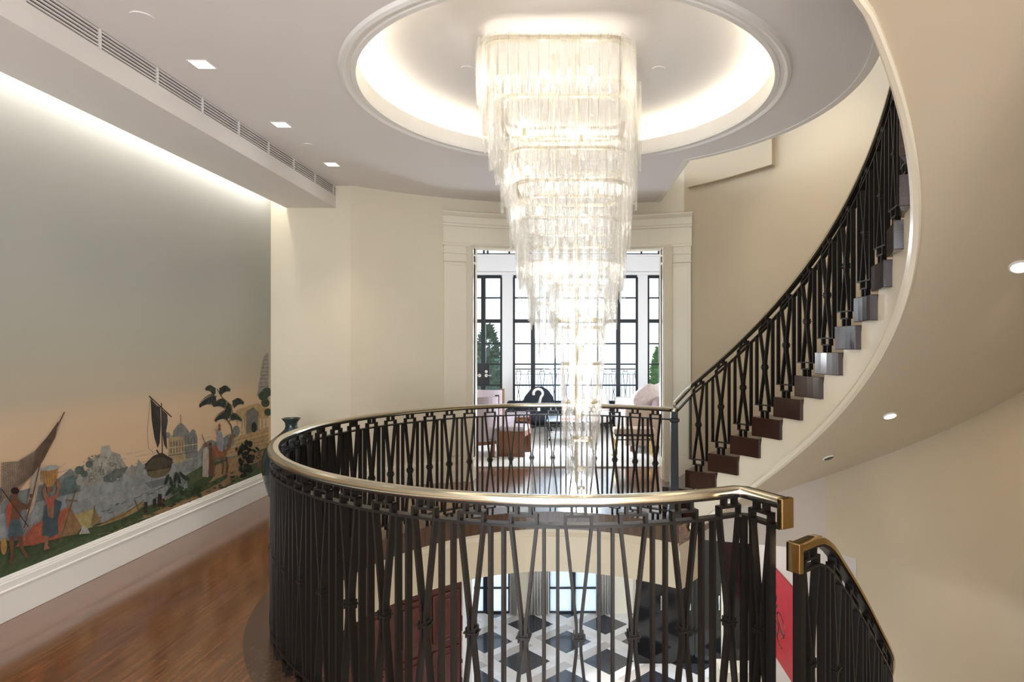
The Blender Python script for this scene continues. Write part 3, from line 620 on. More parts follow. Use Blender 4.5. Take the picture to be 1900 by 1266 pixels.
# ------------------------------------------------------------------ railings
def railing(P, L, root, units, rail_mat, hgt, ref='flat', sub_lo=None, base=None, posts=()):
    """P(s)->(x,y,z) base line, z = height of the floor line; hgt = top of handrail above it."""
    def fr(s):
        p = Vector(P(s)); q = Vector(P(min(s+.01, L)))-Vector(P(max(s-.01, 0))); t = Vector((q[0], q[1], 0)).normalized(); return p, t, Vector((-t[1], t[0], 0))
    def W(u, h, d, zz=None):
        p, t, n = fr(max(0, min(L, u))); ex = u-max(0, min(L, u)); p = p+t*ex+n*d
        return Vector((p[0], p[1], (p[2] if zz is None else zz)+h))
    NS = max(8, int(L/.05))
    def band(prof, name, m, s0=0, s1=L, smooth=False):
        b = MB(); b.sweep([[W(s, h, d) for d, h in prof] for s in lin(s0, s1, NS)]); o = b.build(name, m, root, smooth=smooth); o.location = -root.location; return o
    H = hgt
    cap = [(-.029, H-.030), (.029, H-.030), (.031, H-.018), (.027, H-.006), (.015, H), (-.015, H), (-.027, H-.006), (-.031, H-.018)]
    band(cap, 'handrail', rail_mat, smooth=True)
    band([(-.021, H-.042), (.021, H-.042), (.021, H-.03), (-.021, H-.03)], 'handrail_channel', M['iron'])
    band([(-.02, H-.122), (.02, H-.122), (.02, H-.110), (-.02, H-.110)], 'sub_rail', M['iron'])
    if ref == 'flat': band([(-.02, .088), (.02, .088), (.02, .10), (-.02, .10)], 'bottom_rail', M['iron'])
    D = .017
    def bar(b, u0, h0, u1, h1, w, z0=None, z1=None, d=D):
        p = []
        for (u, h, zz) in ((u0, h0, z0), (u1, h1, z1)): p.append([W(u-w/2, h, -d, zz), W(u+w/2, h, -d, zz), W(u+w/2, h, d, zz), W(u-w/2, h, d, zz)])
        b.hexa(p[0]+p[1])
    def hbar(b, u0, u1, h, t, zz=None, d=D): b.hexa([W(u0, h-t/2, -d, zz), W(u1, h-t/2, -d, zz), W(u1, h-t/2, d, zz), W(u0, h-t/2, d, zz), W(u0, h+t/2, -d, zz), W(u1, h+t/2, -d, zz), W(u1, h+t/2, d, zz), W(u0, h+t/2, d, zz)])
    w = .0115
    for s in units:
        s0 = s[0]; zt = s[1]                      # zt: tread top under the unit, None on a level floor
        zp = P(max(0, min(L, s0)))[2]
        lo = .10 if zt is None else zt-zp+.105
        kn = (lo+H-.12)/2+.0
        # stepped bracket under the handrail
        b = MB()
        for sg in (-1, 1): bar(b, s0+sg*.026, H-.078, s0+sg*.026, H-.041, .012); bar(b, s0+sg*.05, H-.112, s0+sg*.05, H-.074, .012)
        hbar(b, s0-.056, s0+.056, H-.078, .010)
        o = b.build('top_bracket', M['iron'], root); o.location = -root.location
        zz = zp if zt is not None else None
        def wb(u, h): return h
        b = MB()
        for sg in (-1, 1):
            hs = lambda u: (P(max(0, min(L, u)))[2]-zp) if zt is not None else 0
            pts = [(s0+sg*.05, H-.115+hs(s0+sg*.05)), (s0+sg*.0085, kn+.05), (s0+sg*.0085, kn-.05), (s0+sg*.05, lo)]
            for (u0, h0), (u1, h1) in zip(pts, pts[1:]): bar(b, u0, h0, u1, h1, w, zp, zp)
        xb = b.build('crossed_baluster', M['iron'], root); xb.location = -root.location
        b = MB(); hbar(b, s0-.027, s0+.027, kn, .006, zp, d=.024)
        for sg in (-1, 1): b.hexa([W(s0+sg*.018+q[0]*.0025, kn+q[1]*.02, q[2]*.02, zp) for q in ((-1,-1,-1),(1,-1,-1),(1,-1,1),(-1,-1,1),(-1,1,-1),(1,1,-1),(1,1,1),(-1,1,1))])
        hbar(b, s0-.013, s0+.013, kn, .018, zp, d=.019)
        b.build('collar', M['iron'], xb)
        b = MB(); z_ = zp
        if zt is None:
            for sg in (-1, 1): bar(b, s0+sg*.026, .0, s0+sg*.026, .055, .012); bar(b, s0+sg*.05, .05, s0+sg*.05, .09, .012)
            hbar(b, s0-.056, s0+.056, .055, .010)
        else:
            t0 = zt-zp
            for sg in (-1, 1): bar(b, s0+sg*.026, t0, s0+sg*.026, t0+.055, .012, zp, zp); bar(b, s0+sg*.045, t0+.05, s0+sg*.045, t0+.1, .012, zp, zp)
            hbar(b, s0-.052, s0+.052, t0+.055, .010, zp); hbar(b, s0-.098, s0+.098, t0+.105, .010, zp)
        o = b.build('bottom_bracket', M['iron'], root); o.location = -root.location
        for du in s[2]:
            b = MB(); hh = (P(max(0, min(L, s0+du)))[2]-zp) if zt is not None else 0
            bar(b, s0+du, lo, s0+du, H-.115+hh, w, zp, zp)
            o = b.build('upright_baluster', M['iron'], root); o.location = -root.location
    return W

def curve_param(pts):
    L = [0]
    for p, q in zip(pts, pts[1:]): L.append(L[-1]+math.hypot(q[0]-p[0], q[1]-p[1]))
    def P(s):
        if s <= 0: return pts[0]
        for i in range(len(L)-1):
            if s <= L[i+1]:
                t = (s-L[i])/(L[i+1]-L[i]); return tuple(a+(c-a)*t for a, c in zip(pts[i], pts[i+1]))
        return pts[-1]
    import bisect
    def P2(s):
        if s <= 0: return pts[0]
        if s >= L[-1]: return pts[-1]
        i = bisect.bisect_right(L, s)-1; i = min(i, len(L)-2); t = (s-L[i])/(L[i+1]-L[i]); return tuple(a+(c-a)*t for a, c in zip(pts[i], pts[i+1]))
    return P2, L[-1]

HR = E-.57
# gallery rail: from the newel (far right) round the left to the near end
gp = [(*polar(a, r_rail(a)), 0) for a in lin(57.6, 292.5, 300)]
gp.append((.78, 2.385, 0))
PG, LG = curve_param(gp)
gal = thing('gallery_railing', 'dark bronze gallery railing with polished pale metal handrail curving round the stairwell', 'railing', (C0[0], C0[1], 0))
def find_s(px):          # the far-side arc length that lies above a given X/Y ratio
    best = min(lin(.1, 3.2, 900), key=lambda s: abs(CX+F*PG(s)[0]/PG(s)[1]-px)); return best
s0 = find_s(1215.9); per = (find_s(724.4)-s0)/13
units = []; s = s0
while s < LG-.26:
    units.append((s, None, (per*.37, per*.62))); s += per
units.append((LG-.11, None, ()))
railing(PG, LG, gal, units, M['brass'], HR)
b = MB(); e = Vector(PG(LG)); t = (e-Vector(PG(LG-.05))).normalized(); n = Vector((-t[1], t[0], 0))
def obox(b, c, t, n, l0, l1, w0, w1, z0, z1): b.hexa([c+t*l+n*w_+Vector((0, 0, z)) for z in (z0, z1) for l, w_ in ((l0, w0), (l1, w0), (l1, w1), (l0, w1))])
obox(b, e, t, n, -.002, .026, -.031, .031, HR-.115, HR); o = b.build('handrail_return', M['gold'], gal, bevel=.004); o.location = -gal.location
b = MB(); obox(b, e, t, n, -.07, -.05, -.016, .016, 0, HR-.12); o = b.build('end_post', M['iron'], gal); o.location = -gal.location

# newel at the foot of the flight
nx, ny = polar(57.4, r_rail(57)+.0)
nw = thing('newel_post', 'black flared iron newel post where the gallery rail meets the stair rail', 'newel', (nx, ny, 0))
b = MB(); rg = []
for z, h in ((0, .075), (.05, .075), (.12, .066), (.26, .05), (.34, .044), (.93, .038), (.94, .052), (.965, .052), (.97, .038), (1.03, .036)):
    rg.append([(h*.85*q[0], h*.85*q[1], z) for q in ((-1, -1), (1, -1), (1, 1), (-1, 1))])
b.sweep(rg); b.build('post', M['blackiron'], nw, bevel=.003)
b = MB(); b.lathe([(.036, 1.03), (.042, 1.045), (.042, 1.058), (.03, 1.07), (.012, 1.076)], n=20); b.build('newel_cap', M['brass'], nw, smooth=True)

# upper flight ------------------------------------------------------------------
st = thing('upper_staircase', 'curving flight with dark wooden treads and cream stringer rising at the right', 'stairs', (C0[0], C0[1], 0))
def sp(b, name, m, **k):
    o = b.build(name, m, st, **k); o.location = -st.location; return o
TH = .165
def tread_top(k): return Z1+RISE*(k-1)+TH/2
for k in range(0, 22):
    a = A1-DA*(k-1); ri = Rt(a); am = DA*.66; z1 = tread_top(k); z0 = z1-TH if k > 0 else 0
    b = MB(); seg = []
    ro = lambda q: RW(q)-.005 if q > -58 else 3.1
    for q in lin(a+am, a-am, 4): seg.append([(*polar(q, ri), z0), (*polar(q, ro(q)), z0), (*polar(q, ro(q)), z1), (*polar(q, ri), z1)])
    b.sweep(seg); sp(b, 'tread', M['tread'], bevel=.004)
# stringer (inner face) stepped under the treads, solid down to the soffit edge
ae = [54.5-(i*.89) for i in range(int((54.5+104)/.89))]
def szb(a): q = math.radians(a); return zc(a)-.394+.025*q+.012*q*q
b = MB(); rg = []
for i, a in enumerate(ae):
    k = max(0, math.ceil((A1-a)/DA+1-.62)); top = tread_top(k)-.02
    top = max(top-.12, szb(a)+.12)
    r = Rt(a)+.03; rg.append([(*polar(a, r), max(szb(a), -.62)), (*polar(a, r+.12), max(szb(a), -.62)), (*polar(a, r+.12), top), (*polar(a, r), top)])
b.sweep(rg); sp(b, 'stringer', M['string'])
b = MB(); rg = []
def soff(a, r):      # underside of the flight
    q = math.radians(a); return szb(a)-.028-.10*max(0, (a-15)/40)*(r-2)/1.1
for a in ae+[]:
    r = Rt(a)+.022; z = max(szb(a), -.62)
    rg.append([(*polar(a, r), z+.012), (*polar(a, r-.004), z-.004), (*polar(a, r+.01), z-.03), (*polar(a, r+.035), z-.04), (*polar(a, r+.045), z-.03), (*polar(a, r+.045), z+.012)])
b.sweep(rg); sp(b, 'stringer_moulding', M['string'], smooth=True)
b = MB(); rg = []
for a in ae:
    row = []
    for i in range(9):
        ro = RW(a)-.002 if a > -58 else 3.3
        r = Rt(a)+.055+(ro-Rt(a)-.055)*i/8; row.append((*polar(a, r), max(zc(a)-.42, -.64)))
    row += [(x, y, z+.06) for x, y, z in reversed(row)]
    rg.append(row)
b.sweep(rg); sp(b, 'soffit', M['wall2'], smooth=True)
# upper flight railing
ha = lin(54, -72, 250)
def hz_(a): q = math.radians(a); return zc(a)+.0*q
sp_pts = [(*polar(a, Rt(a)+.04), zc(a)) for a in ha]
sp_pts = [(nx, ny, HR+.05-.99)]+sp_pts; ha = [57.4]+ha
PS, LS = curve_param(sp_pts)
sr = thing('stair_railing', 'dark bronze railing climbing with the curved upper flight of stairs', 'railing', (C0[0], C0[1], 0))
def s_of_angle(a): return min(range(len(ha)), key=lambda i: abs(ha[i]-a))
cum = [0]
for p, q in zip(sp_pts, sp_pts[1:]): cum.append(cum[-1]+math.hypot(q[0]-p[0], q[1]-p[1]))
un = []
for k in range(1, 18):
    a = A1-DA*(k-1)+.2*DA
    un.append((cum[s_of_angle(a)], tread_top(k), (-.088, .088)))
railing(PS, LS, sr, un, M['brass'], .99, ref='stair')

# lower flight ------------------------------------------------------------------
ls = [(-64.5, 2.135, .757), (-60.0, 2.10, .765), (-53, 2.03, .945), (-45.7, 2.0, 1.172), (-38.9, 2.0, 1.402), (-30, 2.0, 1.64), (-10, 2.0, 2.17)]
TA = lin(-64.5, -12, 90)
def lz(a): return E-interp([(q[0], q[2]) for q in ls], a)
def lr(a): return interp([(q[0], q[1]) for q in ls], a)
lp = [(*polar(a, lr(a)), lz(a)) for a in TA]
PL, LL = curve_param(lp)
lrail = thing('lower_stair_railing', 'dark bronze railing with brass handrail descending at bottom right', 'railing', (C0[0], C0[1], -1))
cl = [0]
for p, q in zip(lp, lp[1:]): cl.append(cl[-1]+math.hypot(q[0]-p[0], q[1]-p[1]))
un = []
for s in [.085, .33, .55, .77, .99, 1.21, 1.43, 1.65]:
    zt = PL(s)[2]-.98
    un.append((s, zt, (.10, .15)))
railing(PL, LL, lrail, un, M['gold'], .0, ref='stair')
b = MB(); e = Vector(PL(0)); t = (Vector(PL(.05))-e); t.z = 0; t.normalize(); n = Vector((-t[1], t[0], 0))
obox(b, e, t, n, -.026, .002, -.031, .031, -.115, 0); o = b.build('handrail_return', M['gold'], lrail, bevel=.004); o.location = -lrail.location
b = MB(); obox(b, e, t, n, .0, .035, -.018, .018, -1.05, -.12); o = b.build('end_post', M['iron'], lrail); o.location = -lrail.location
lst = thing('lower_staircase', 'dark wooden treads of the flight dropping away at bottom right', 'stairs', (C0[0], C0[1], -1.2))
for k in range(9):
    a = -64+k*6.3; z = lz(a+2)-.98-.02
    b = MB(); b.sweep([[(*polar(q, lr(q)-.05), z-.165), (*polar(q, RW(q)-.01), z-.165), (*polar(q, RW(q)-.01), z), (*polar(q, lr(q)-.05), z)] for q in lin(a-.6, a+6.6, 4)])
    o = b.build('tread', M['tread'], lst); o.location = -lst.location

# wall under the flight (closes the space between flight and slab)
b = MB(); rg = []
p0, p1 = Vector((1.02, 6.60)), Vector((2.66, 6.12))
for i in range(25):
    p = p0.lerp(p1, i/24); d = p-Vector(C0); a = math.degrees(math.atan2(d[1], d[0])); zt = max(zc(a)-.40, -.36)
    rg.append([(p[0], p[1], -.36), (p[0]+.02, p[1]+.1, -.36), (p[0]+.02, p[1]+.1, zt), (p[0], p[1], zt)])
b.sweep(rg); struct('wall_under_stair', b, M['pink'])

# ------------------------------------------------------------------ chandelier
ch = thing('chandelier', 'huge tiered chandelier of hanging clear textured glass strips, lit from within', 'chandelier', (0, 4.4, HC+.25))
CHY = 4.42
tiers = [  # y top, y bottom, x left, x right, spiral centre depth
    (62, 190, 880, 1180), (66, 250, 884, 1178), (140, 310, 905, 1190), (172, 300, 905, 1176), (250, 385, 926, 1182), (270, 372, 935, 1172), (330, 462, 945, 1170), (360, 450, 955, 1162),
    (400, 555, 957, 1160), (430, 540, 968, 1152), (480, 612, 980, 1143), (527, 610, 1020, 1128), (590, 645, 1030, 1120), (605, 700, 1042, 1118), (674, 770, 1044, 1113), (746, 835, 1048, 1109), (816, 900, 1056, 1100), (870, 928, 1065, 1090), (905, 952, 1071, 1086)]
lobe = [(490, 600, 986, 1038), (560, 668, 996, 1030)]
def strip_mesh(b, c, t, n, z1, L, w):
    # t: along the wall of glass, n: outwards
    prof = [(-.5, -.002), (-.43, .008), (-.34, .001), (.34, .001), (.43, .008), (.5, -.002), (.42, -.009), (.30, -.005), (-.30, -.005), (-.42, -.009)]
    rings = []
    r = w/2; zs = [(0, 1), (.45*L, 1.0), (L-r*1.1, 1), (L-r*.55, .87), (L-r*.2, .6), (L-.001, .22)]
    for dz, sc in zs:
        bow = .006*math.sin(PI*dz/L)
        rings.append([c+t*(u*w*sc)+n*(v*(1 if sc > .5 else .8)+bow)+Vector((0, 0, z1-dz)) for u, v in prof])
    b.sweep(rings)
strips = []
frames = []
for i, (yt, yb, xl, xr) in enumerate(tiers+lobe):
    q = (xr-xl)/(2*F); cd = CHY if i < len(tiers) else CHY-.1
    if (yt, xr) in ((140, 1190), (250, 1182)): cd += .28
    a = cd*q/(1+q); Yf = cd-a; cx = ((xl+xr)/2-CX)*Yf/F
    z1 = E+(CY-yt)*Yf/F; L = (yb-yt)*Yf/F
    z1 = min(z1, HC+.25)
    per_ = []; rr = min(.16, a*.45)          # rounded square path
    for (sx, sy) in ((1, -1), (1, 1), (-1, 1), (-1, -1)):
        a0 = {(1, -1): -90, (1, 1): 0, (-1, 1): 90, (-1, -1): 180}[(sx, sy)]
        for k in range(7): an = math.radians(a0+k*15); per_.append(Vector((cx+sx*(a-rr)+rr*math.cos(an), cd+sy*(a-rr)+rr*math.sin(an), 0)))
    per_.append(per_[0]); cum_ = [0]
    for p, q_ in zip(per_, per_[1:]): cum_.append(cum_[-1]+(q_-p).length)
    T = cum_[-1]; w = .056 if a > .2 else (.046 if a > .1 else .034); nst = max(6, int(T/(w*1.12)))
    frames.append((per_, z1, a))
    for k in range(nst):
        s = T*(k+.5)/nst; j = max(jj for jj in range(len(cum_)-1) if cum_[jj] <= s)
        t = (per_[j+1]-per_[j]).normalized(); c = per_[j]+t*(s-cum_[j]); n = Vector((t[1], -t[0], 0))
        LL_ = L*(1.0 if k % 3 == 0 else random.uniform(.74, .95)); c = c+n*(.008*((k % 2)*2-1))
        strips.append((c, t, n, z1+.006, LL_, w*1.0, c[1]))
CO = Vector((0, -4.4, -(HC+.25)))
front = sorted(strips, key=lambda q: q[6]-.4*q[4])[:100]; fs = set(id(q) for q in front)
for q in front:
    b = MB(); strip_mesh(b, *q[:6]); o = b.build('glass_strip', M['murano'], ch, smooth=True); o.location = CO
b = MB()
for q in strips:
    if id(q) not in fs: strip_mesh(b, *q[:6])
o = b.build('glass_strips', M['murano'], ch, smooth=True); o.location = CO; o['kind'] = 'stuff'
M['frame'] = mat('champagne_metal_frame', srgb(206, 194, 166), .3, metal=.6, noise=.05)
for per_, z1, a in frames:
    b = MB(); cc = Vector((sum(p.x for p in per_)/len(per_), sum(p.y for p in per_)/len(per_), 0))
    b.sweep([[Vector((cc.x+(p.x-cc.x)*k_, cc.y+(p.y-cc.y)*k_, z)) for k_, z in ((.97, z1), (.90, z1), (.90, z1-.016), (.97, z1-.016))] for p in per_[:-1]], loop=True)
    o = b.build('tier_frame', M['frame'], ch); o.location = CO
b = MB(); b.tube([(0, CHY, HC+.25), (0, CHY, E-.95)], .012, 8); b.tube([(-.16, CHY, HC+.25), (-.16, CHY, E+.5)], .01, 8); o = b.build('hanging_rod', M['frame'], ch); o.location = CO
def bulb(x, y, z, e):
    b = MB(); b.lathe([(.014, z-.05), (.014, z+.0)], x, y, n=12); o = b.build('bulb_socket', M['frame'], ch); o.location = CO
    b = MB(); b.sphere((x, y, z+.03), .022, 12, sz=1.5); q = b.build('bulb', M['bulb'], ch, smooth=2); q.location = CO
    point_light('bulb_light', (x, y, z+.03), e*.055, (1, .95, .88), .05)
for bx, by, Yb, e in ((925, 158, 4.1, 7), (1010, 146, 4.1, 7), (1096, 140, 4.1, 7), (973, 238, 4.15, 8), (1078, 250, 4.2, 8), (978, 325, 4.15, 6), (1098, 345, 4.2, 6), (1000, 400, 4.2, 5), (1085, 415, 4.2, 5), (1020, 505, 4.2, 3.5), (1100, 505, 4.25, 3.5), (1075, 575, 4.3, 3), (1080, 640, 4.4, 2), (1078, 695, 4.4, 2), (1077, 762, 4.4, 2)):
    p = PX(bx, by, Yb); bulb(p.x, p.y, p.z, e)
for dx, dy in ((-.35, .3), (.25, .35), (-.1, .4)): bulb(dx-.1, CHY+dy, E+1.2, 5)

# ------------------------------------------------------------------ recessed lamps and discs in the ceiling
def downlight(px, py, lab, sz=.055, power=30):
    p = PZ(px, py, HC); t = thing('recessed_downlight', lab, 'ceiling light', p, 0, 'square downlights in the ceiling')
    b = MB(); s = sz
    for q in ((-s-.008, s+.008, -s-.008, -s), (-s-.008, s+.008, s, s+.008), (-s-.008, -s, -s, s), (s, s+.008, -s, s)): b.box(*q, -.004, .0)
    b.build('trim_frame', M['white'], t)
    b = MB(); b.box(-s, s, -s, s, -.0035, -.0015); b.build('lamp_reflector', M['lampglow'], t)
    spot_light('downlight_beam', (p.x, p.y, HC-.02), (p.x, p.y, 0), power, 95, (1, .88, .72), .8)
downlight(375, 119, 'square ceiling downlight nearest the camera, above the mural walkway')
downlight(522, 231, 'middle square ceiling downlight above the mural walkway')
downlight(616, 305, 'farthest square ceiling downlight, near the back wall')
def disc(px, py, z, lab, r=.05):
    p = PZ(px, py, z); b = MB(); b.lathe([(r, -.006), (r, 0)], n=28); o = b.build('ceiling_disc', M['ceil'], loc=p); tag(o, lab, 'ceiling cover', 'round ceiling covers')
disc(264, 31, HC, 'white round ceiling cover above the left walkway, nearest the camera', .06)
disc(572, 269, HC, 'white round ceiling cover near the far end of the left walkway')
disc(868, 127, HC+.25, 'white round cover inside the oculus, left of the chandelier')
disc(1222, 128, HC+.25, 'white round cover inside the oculus, right of the chandelier')
# lamps set in the underside of the flight
def soffit_lamp(px, py, lab, lens='lampglow'):
    best = None
    for i in range(16000):
        Y = 1.5+i*.0005; p = PX(px, py, Y); d = math.hypot(p.x-C0[0], p.y-C0[1]); a = math.degrees(math.atan2(p.y-C0[1], p.x-C0[0]))
        if d < Rt(a)+.1 or d > 3.1: continue
        e = abs(p.z-(zc(a)-.42))
        if best is None or e < best[0]: best = (e, p, a)
    e, p, a = best
    ar = math.radians(a); dd = math.hypot(p.x-C0[0], p.y-C0[1]); er = Vector((math.cos(ar), math.sin(ar), 0)); et = Vector((math.sin(ar), -math.cos(ar), RISE/math.radians(DA)/dd)).normalized()
    nn = er.cross(et); nn = -nn if nn.z < 0 else nn
    p = p-nn*.005
    t = thing('soffit_downlight', lab, 'ceiling light', p, 0, 'small lamps under the flight')
    t.rotation_euler = nn.to_track_quat('Z', 'Y').to_euler()
    b = MB(); b.lathe([(.042, -.006), (.05, -.004), (.05, 0.004), (.042, .004)], n=24, cap=False); b.build('trim_ring', M['white'], t)
    b = MB(); b.lathe([(.04, -.004), (.04, .002)], n=24); b.build('lamp_lens', M[lens], t)
    return p
p = soffit_lamp(1893, 494, 'lit round lamp under the flight at the right edge')
spot_light('soffit_beam', (p.x, p.y, p.z-.03), (3.0, 4.9, -.6), 45, 62, (1, .84, .64), .9)
p = soffit_lamp(1651, 771, 'lit round lamp under the flight near the under-stair corner')
spot_light('soffit_beam', (p.x, p.y, p.z-.03), (p.x, p.y, -3), 25, 70, (1, .84, .64), .8)
soffit_lamp(1537, 849, 'unlit small round lamp lowest on the underside of the flight', 'grille')
# lamps on the storey above that light the stair wall
spot_light('upper_landing_beam', (1.55, 5.2, E+3.6), (2.35, 6.2, E+1.1), 90, 52, (1, .90, .76), 1.0, .1)
b = MB(); b.box(-3.6, 3.6, -3.2, 8.3, 6.4, 6.5); struct('ceiling_upper', b, M['ceil'])
for x, y in ((-1.6, -.6), (-1.6, -2.2), (0, -1.8)): spot_light('rear_downlight_beam', (x, y, HC-.02), (x, y, 0), 40, 110, (1, .88, .74), .8)

# ------------------------------------------------------------------ vase
v = PZ(528, 948, 0); 
b = MB(); b.lathe([(.10, 0), (.13, .01), (.16, .06), (.22, .2), (.265, .38), (.27, .5), (.25, .6), (.19, .7), (.10, .775), (.065, .81), (.055, .84), (.06, .88), (.088, .915), (.092, .922), (.08, .922), (.05, .88), (.04, .84)], n=48)
M['teal'] = mat('dark_teal_glaze', srgb(46, 60, 62), .2, noise=.2, scale=5, coat=.4)
vo = tag(b.build('floor_vase', M['teal'], smooth=True, loc=(-2.86, 6.32, 0)), 'tall dark teal glazed floor vase with narrow neck beside the mural wall', 'vase')

# ------------------------------------------------------------------ window wall of the lounge and the storey below
YW = 13.05
WX = lambda x: (x-CX)*YW/F
WZ = lambda y: E-(y-CY)*YW/F
def window(n, xs, ys, thick_x=(), thick_y=(), panes=True, name=None, z0=None, glass='glass'):
    """xs, ys: pixel positions of the bars on the window wall."""
    X = [WX(x) for x in xs]; Z = [WZ(y) for y in ys]
    root = bpy.data.objects.new('window_%d' % n, None); COL.objects.link(root); root['kind'] = 'structure'; root.location = ((X[0]+X[-1])/2, YW, Z[-1])
    b = MB()
    for i, x in enumerate(X):
        w = .045 if xs[i] in thick_x else .018
        if i in (0, len(X)-1): w = .03
        b.box(x-w, x+w, YW-.03, YW+.05, Z[-1], Z[0])
    for j, z in enumerate(Z):
        w = .04 if ys[j] in thick_y else .016
        if j in (0, len(Z)-1): w = .03
        b.box(X[0], X[-1], YW-.025, YW+.045, z-w, z+w)
    o = b.build('window_frame', M['steel'], root); o.location = -root.location
    b = MB(); b.box(X[0], X[-1], YW+.005, YW+.012, Z[-1], Z[0]); o = b.build('pane', M[glass], root); o.location = -root.location
    return root
HY = [514, 553, 596, 638, 676, 715, 788]
w1 = window(1, [842, 862, 879, 897, 931], HY, (897,), (596,))
w2 = window(2, [953, 989, 1030, 1069, 1109, 1147, 1182], HY, (989, 1147), (596,))
w3 = window(3, [1202, 1226, 1262, 1290], HY, (1226,), (596,))
# white wall around them
b = MB()
ZT = WZ(514)+.03
for x0, x1 in ((-4.6, WX(842)), (WX(932.5), WX(952)), (WX(1183.5), WX(1201)), (WX(1291), 4.6)): b.box(x0, x1, YW-.06, YW+.12, 0, ZT)
struct('wall_far', b, M['cool'])
b = MB(); b.box(-4.6, 4.6, YW-.06, YW+.12, -.4, .04); struct('wall_far_base', b, M['cool'])
b = MB()
arc = lambda x: .42*(x/4.6)**2
rg = []
for x in lin(-4.6, 4.6, 30):
    rg.append([(x, YW-.12, ZT), (x, YW+.12, ZT), (x, YW+.12, WZ(474)), (x, YW-.12, WZ(474))])
b.sweep(rg); b.box(-4.6, 4.6, YW-.15, YW-.12, ZT+.0, ZT+.05); b.box(-4.6, 4.6, YW-.16, YW-.12, WZ(478), WZ(474)); struct('trim_9', b, M['cool'])
w4 = window(4, [700, 740, 780, 820, 860, 898, 905, 945, 985, 1030, 1069, 1109, 1147, 1158, 1190, 1222, 1262, 1300, 1340, 1380, 1420, 1450], [432, 452, 473], (), ())
b = MB(); b.box(-4.6, 4.6, YW-.05, YW+.1, WZ(434), 4.4); struct('wall_far_top', b, M['cool'])
# lock plate and levers on the glazed doors, left
dl = thing('door_lock_set', 'black lock plates with silver lever handles on the glazed doors at left', 'door handle', (WX(897), YW-.05, WZ(694)))
b = MB(); b.box(-.14, .14, -.02, .03, -.22, .22); b.build('lock_plate', M['steel'], dl)
for sx in (-1, 1):
    b = MB(); b.lathe([(.035, -.02), (.035, .0)], n=16); o = b.build('lever_rose', M['chrome'], dl); o.rotation_euler = (PI/2, 0, 0); o.location = (sx*.07, -.03, -.03)
    b = MB(); b.tube([(sx*.07, -.05, -.03), (sx*.17, -.055, -.03)], .012, 8); b.build('lever', M['chrome'], dl)
b = MB(); b.lathe([(.03, -.02), (.03, 0)], n=16); o = b.build('keyhole_cover', M['chrome'], dl); o.rotation_euler = (PI/2, 0, 0); o.location = (.07, -.03, .05)

# terrace outside, with railing of the same pattern
b = MB(); b.box(-8, 8, YW+.12, 16.2, -.3, 0); struct('floor_terrace', b, M['terrace'])
ter = thing('terrace_railing', 'thin dark railing of the terrace seen through the tall windows', 'railing', (0, 15.4, 0))
b = MB(); b.box(-5, 5, 15.38, 15.42, 1.07, 1.1); b.box(-5, 5, 15.385, 15.415, .96, .975); b.box(-5, 5, 15.385, 15.415, .10, .115)
for x in (-5, -2.5, 0, 2.5, 5): b.box(x-.015, x+.015, 15.385, 15.415, 0, 1.08)
o = b.build('rails', M['iron'], ter); o.location = (0, -15.4, 0)
for i in range(34):
    x = -4.9+i*.29; b = MB()
    for sg in (-1, 1):
        b.hexa([Vector((x+sg*u+w_, 15.4+d, z)) for u, z in ((.06, .11), (.006, .53)) for w_, d in ((-.008, -.012), (.008, -.012), (.008, .012), (-.008, .012))])
        b.hexa([Vector((x+sg*u+w_, 15.4+d, z)) for u, z in ((.006, .53), (.06, .97)) for w_, d in ((-.008, -.012), (.008, -.012), (.008, .012), (-.008, .012))])
        b.box(x+sg*.06-.007, x+sg*.06+.007, 15.39, 15.41, .97, 1.03); b.box(x+sg*.035-.007, x+sg*.035+.007, 15.39, 15.41, 1.03, 1.08)
        b.box(x+.145+sg*.04-.006, x+.145+sg*.04+.006, 15.39, 15.41, .11, .97)
    b.box(x-.065, x+.065, 15.39, 15.41, 1.02, 1.035)
    o = b.build('baluster_unit', M['iron'], ter); o.location = (0, -15.4, 0)
# conifers
def conifer(x, y, h, r, lab, m, seed, z0=.35, trunk=True):
    R = random.Random(seed); t = thing('potted_conifer', lab, 'tree', (x, y, 0))
    b = MB(); b.lathe([(.17, 0), (.2, .02), (.24, .4), (.25, .42), (.21, .42)], n=24); b.build('planter', M['steel'], t, smooth=True)
    b = MB(); b.tube([(0, 0, .3), (0, 0, h*.5)], [.04, .02], 8); b.build('trunk', M['bark'], t)
    b = MB()
    for k in range(900):
        f = R.random()**.8; z = z0+(h-z0)*f; rr = r*(1-f)**.65*(.75+.3*R.random()); a = R.uniform(0, 2*PI)
        c = Vector((rr*math.cos(a), rr*math.sin(a), z)); s_ = R.uniform(.05, .1); u = Vector((math.cos(a), math.sin(a), R.uniform(.2, 1.2))).normalized(); w_ = u.orthogonal().normalized(); w2_ = u.cross(w_)
        n = len(b.v); b.v += [tuple(c+w_*s_*.4), tuple(c+u*s_*1.6), tuple(c-w_*s_*.4), tuple(c+w2_*s_*.4), tuple(c-w2_*s_*.4)]; b.f += [(n, n+1, n+2), (n+3, n+1, n+4)]
    b.sphere((0, 0, z0+(h-z0)*.38), r*.7, 12, sz=(h-z0)*.5/r)
    b.build('foliage', m, t)
conifer((905-CX)*14.3/F, 14.3, 2.10, .52, 'potted dark conifer on the terrace behind the left glazed doors', M['green'], 1)
conifer((1226-CX)*14.6/F, 14.6, 1.6, .28, 'small bright green shrub on the terrace behind the right window', M['leaf'], 2, z0=.5)
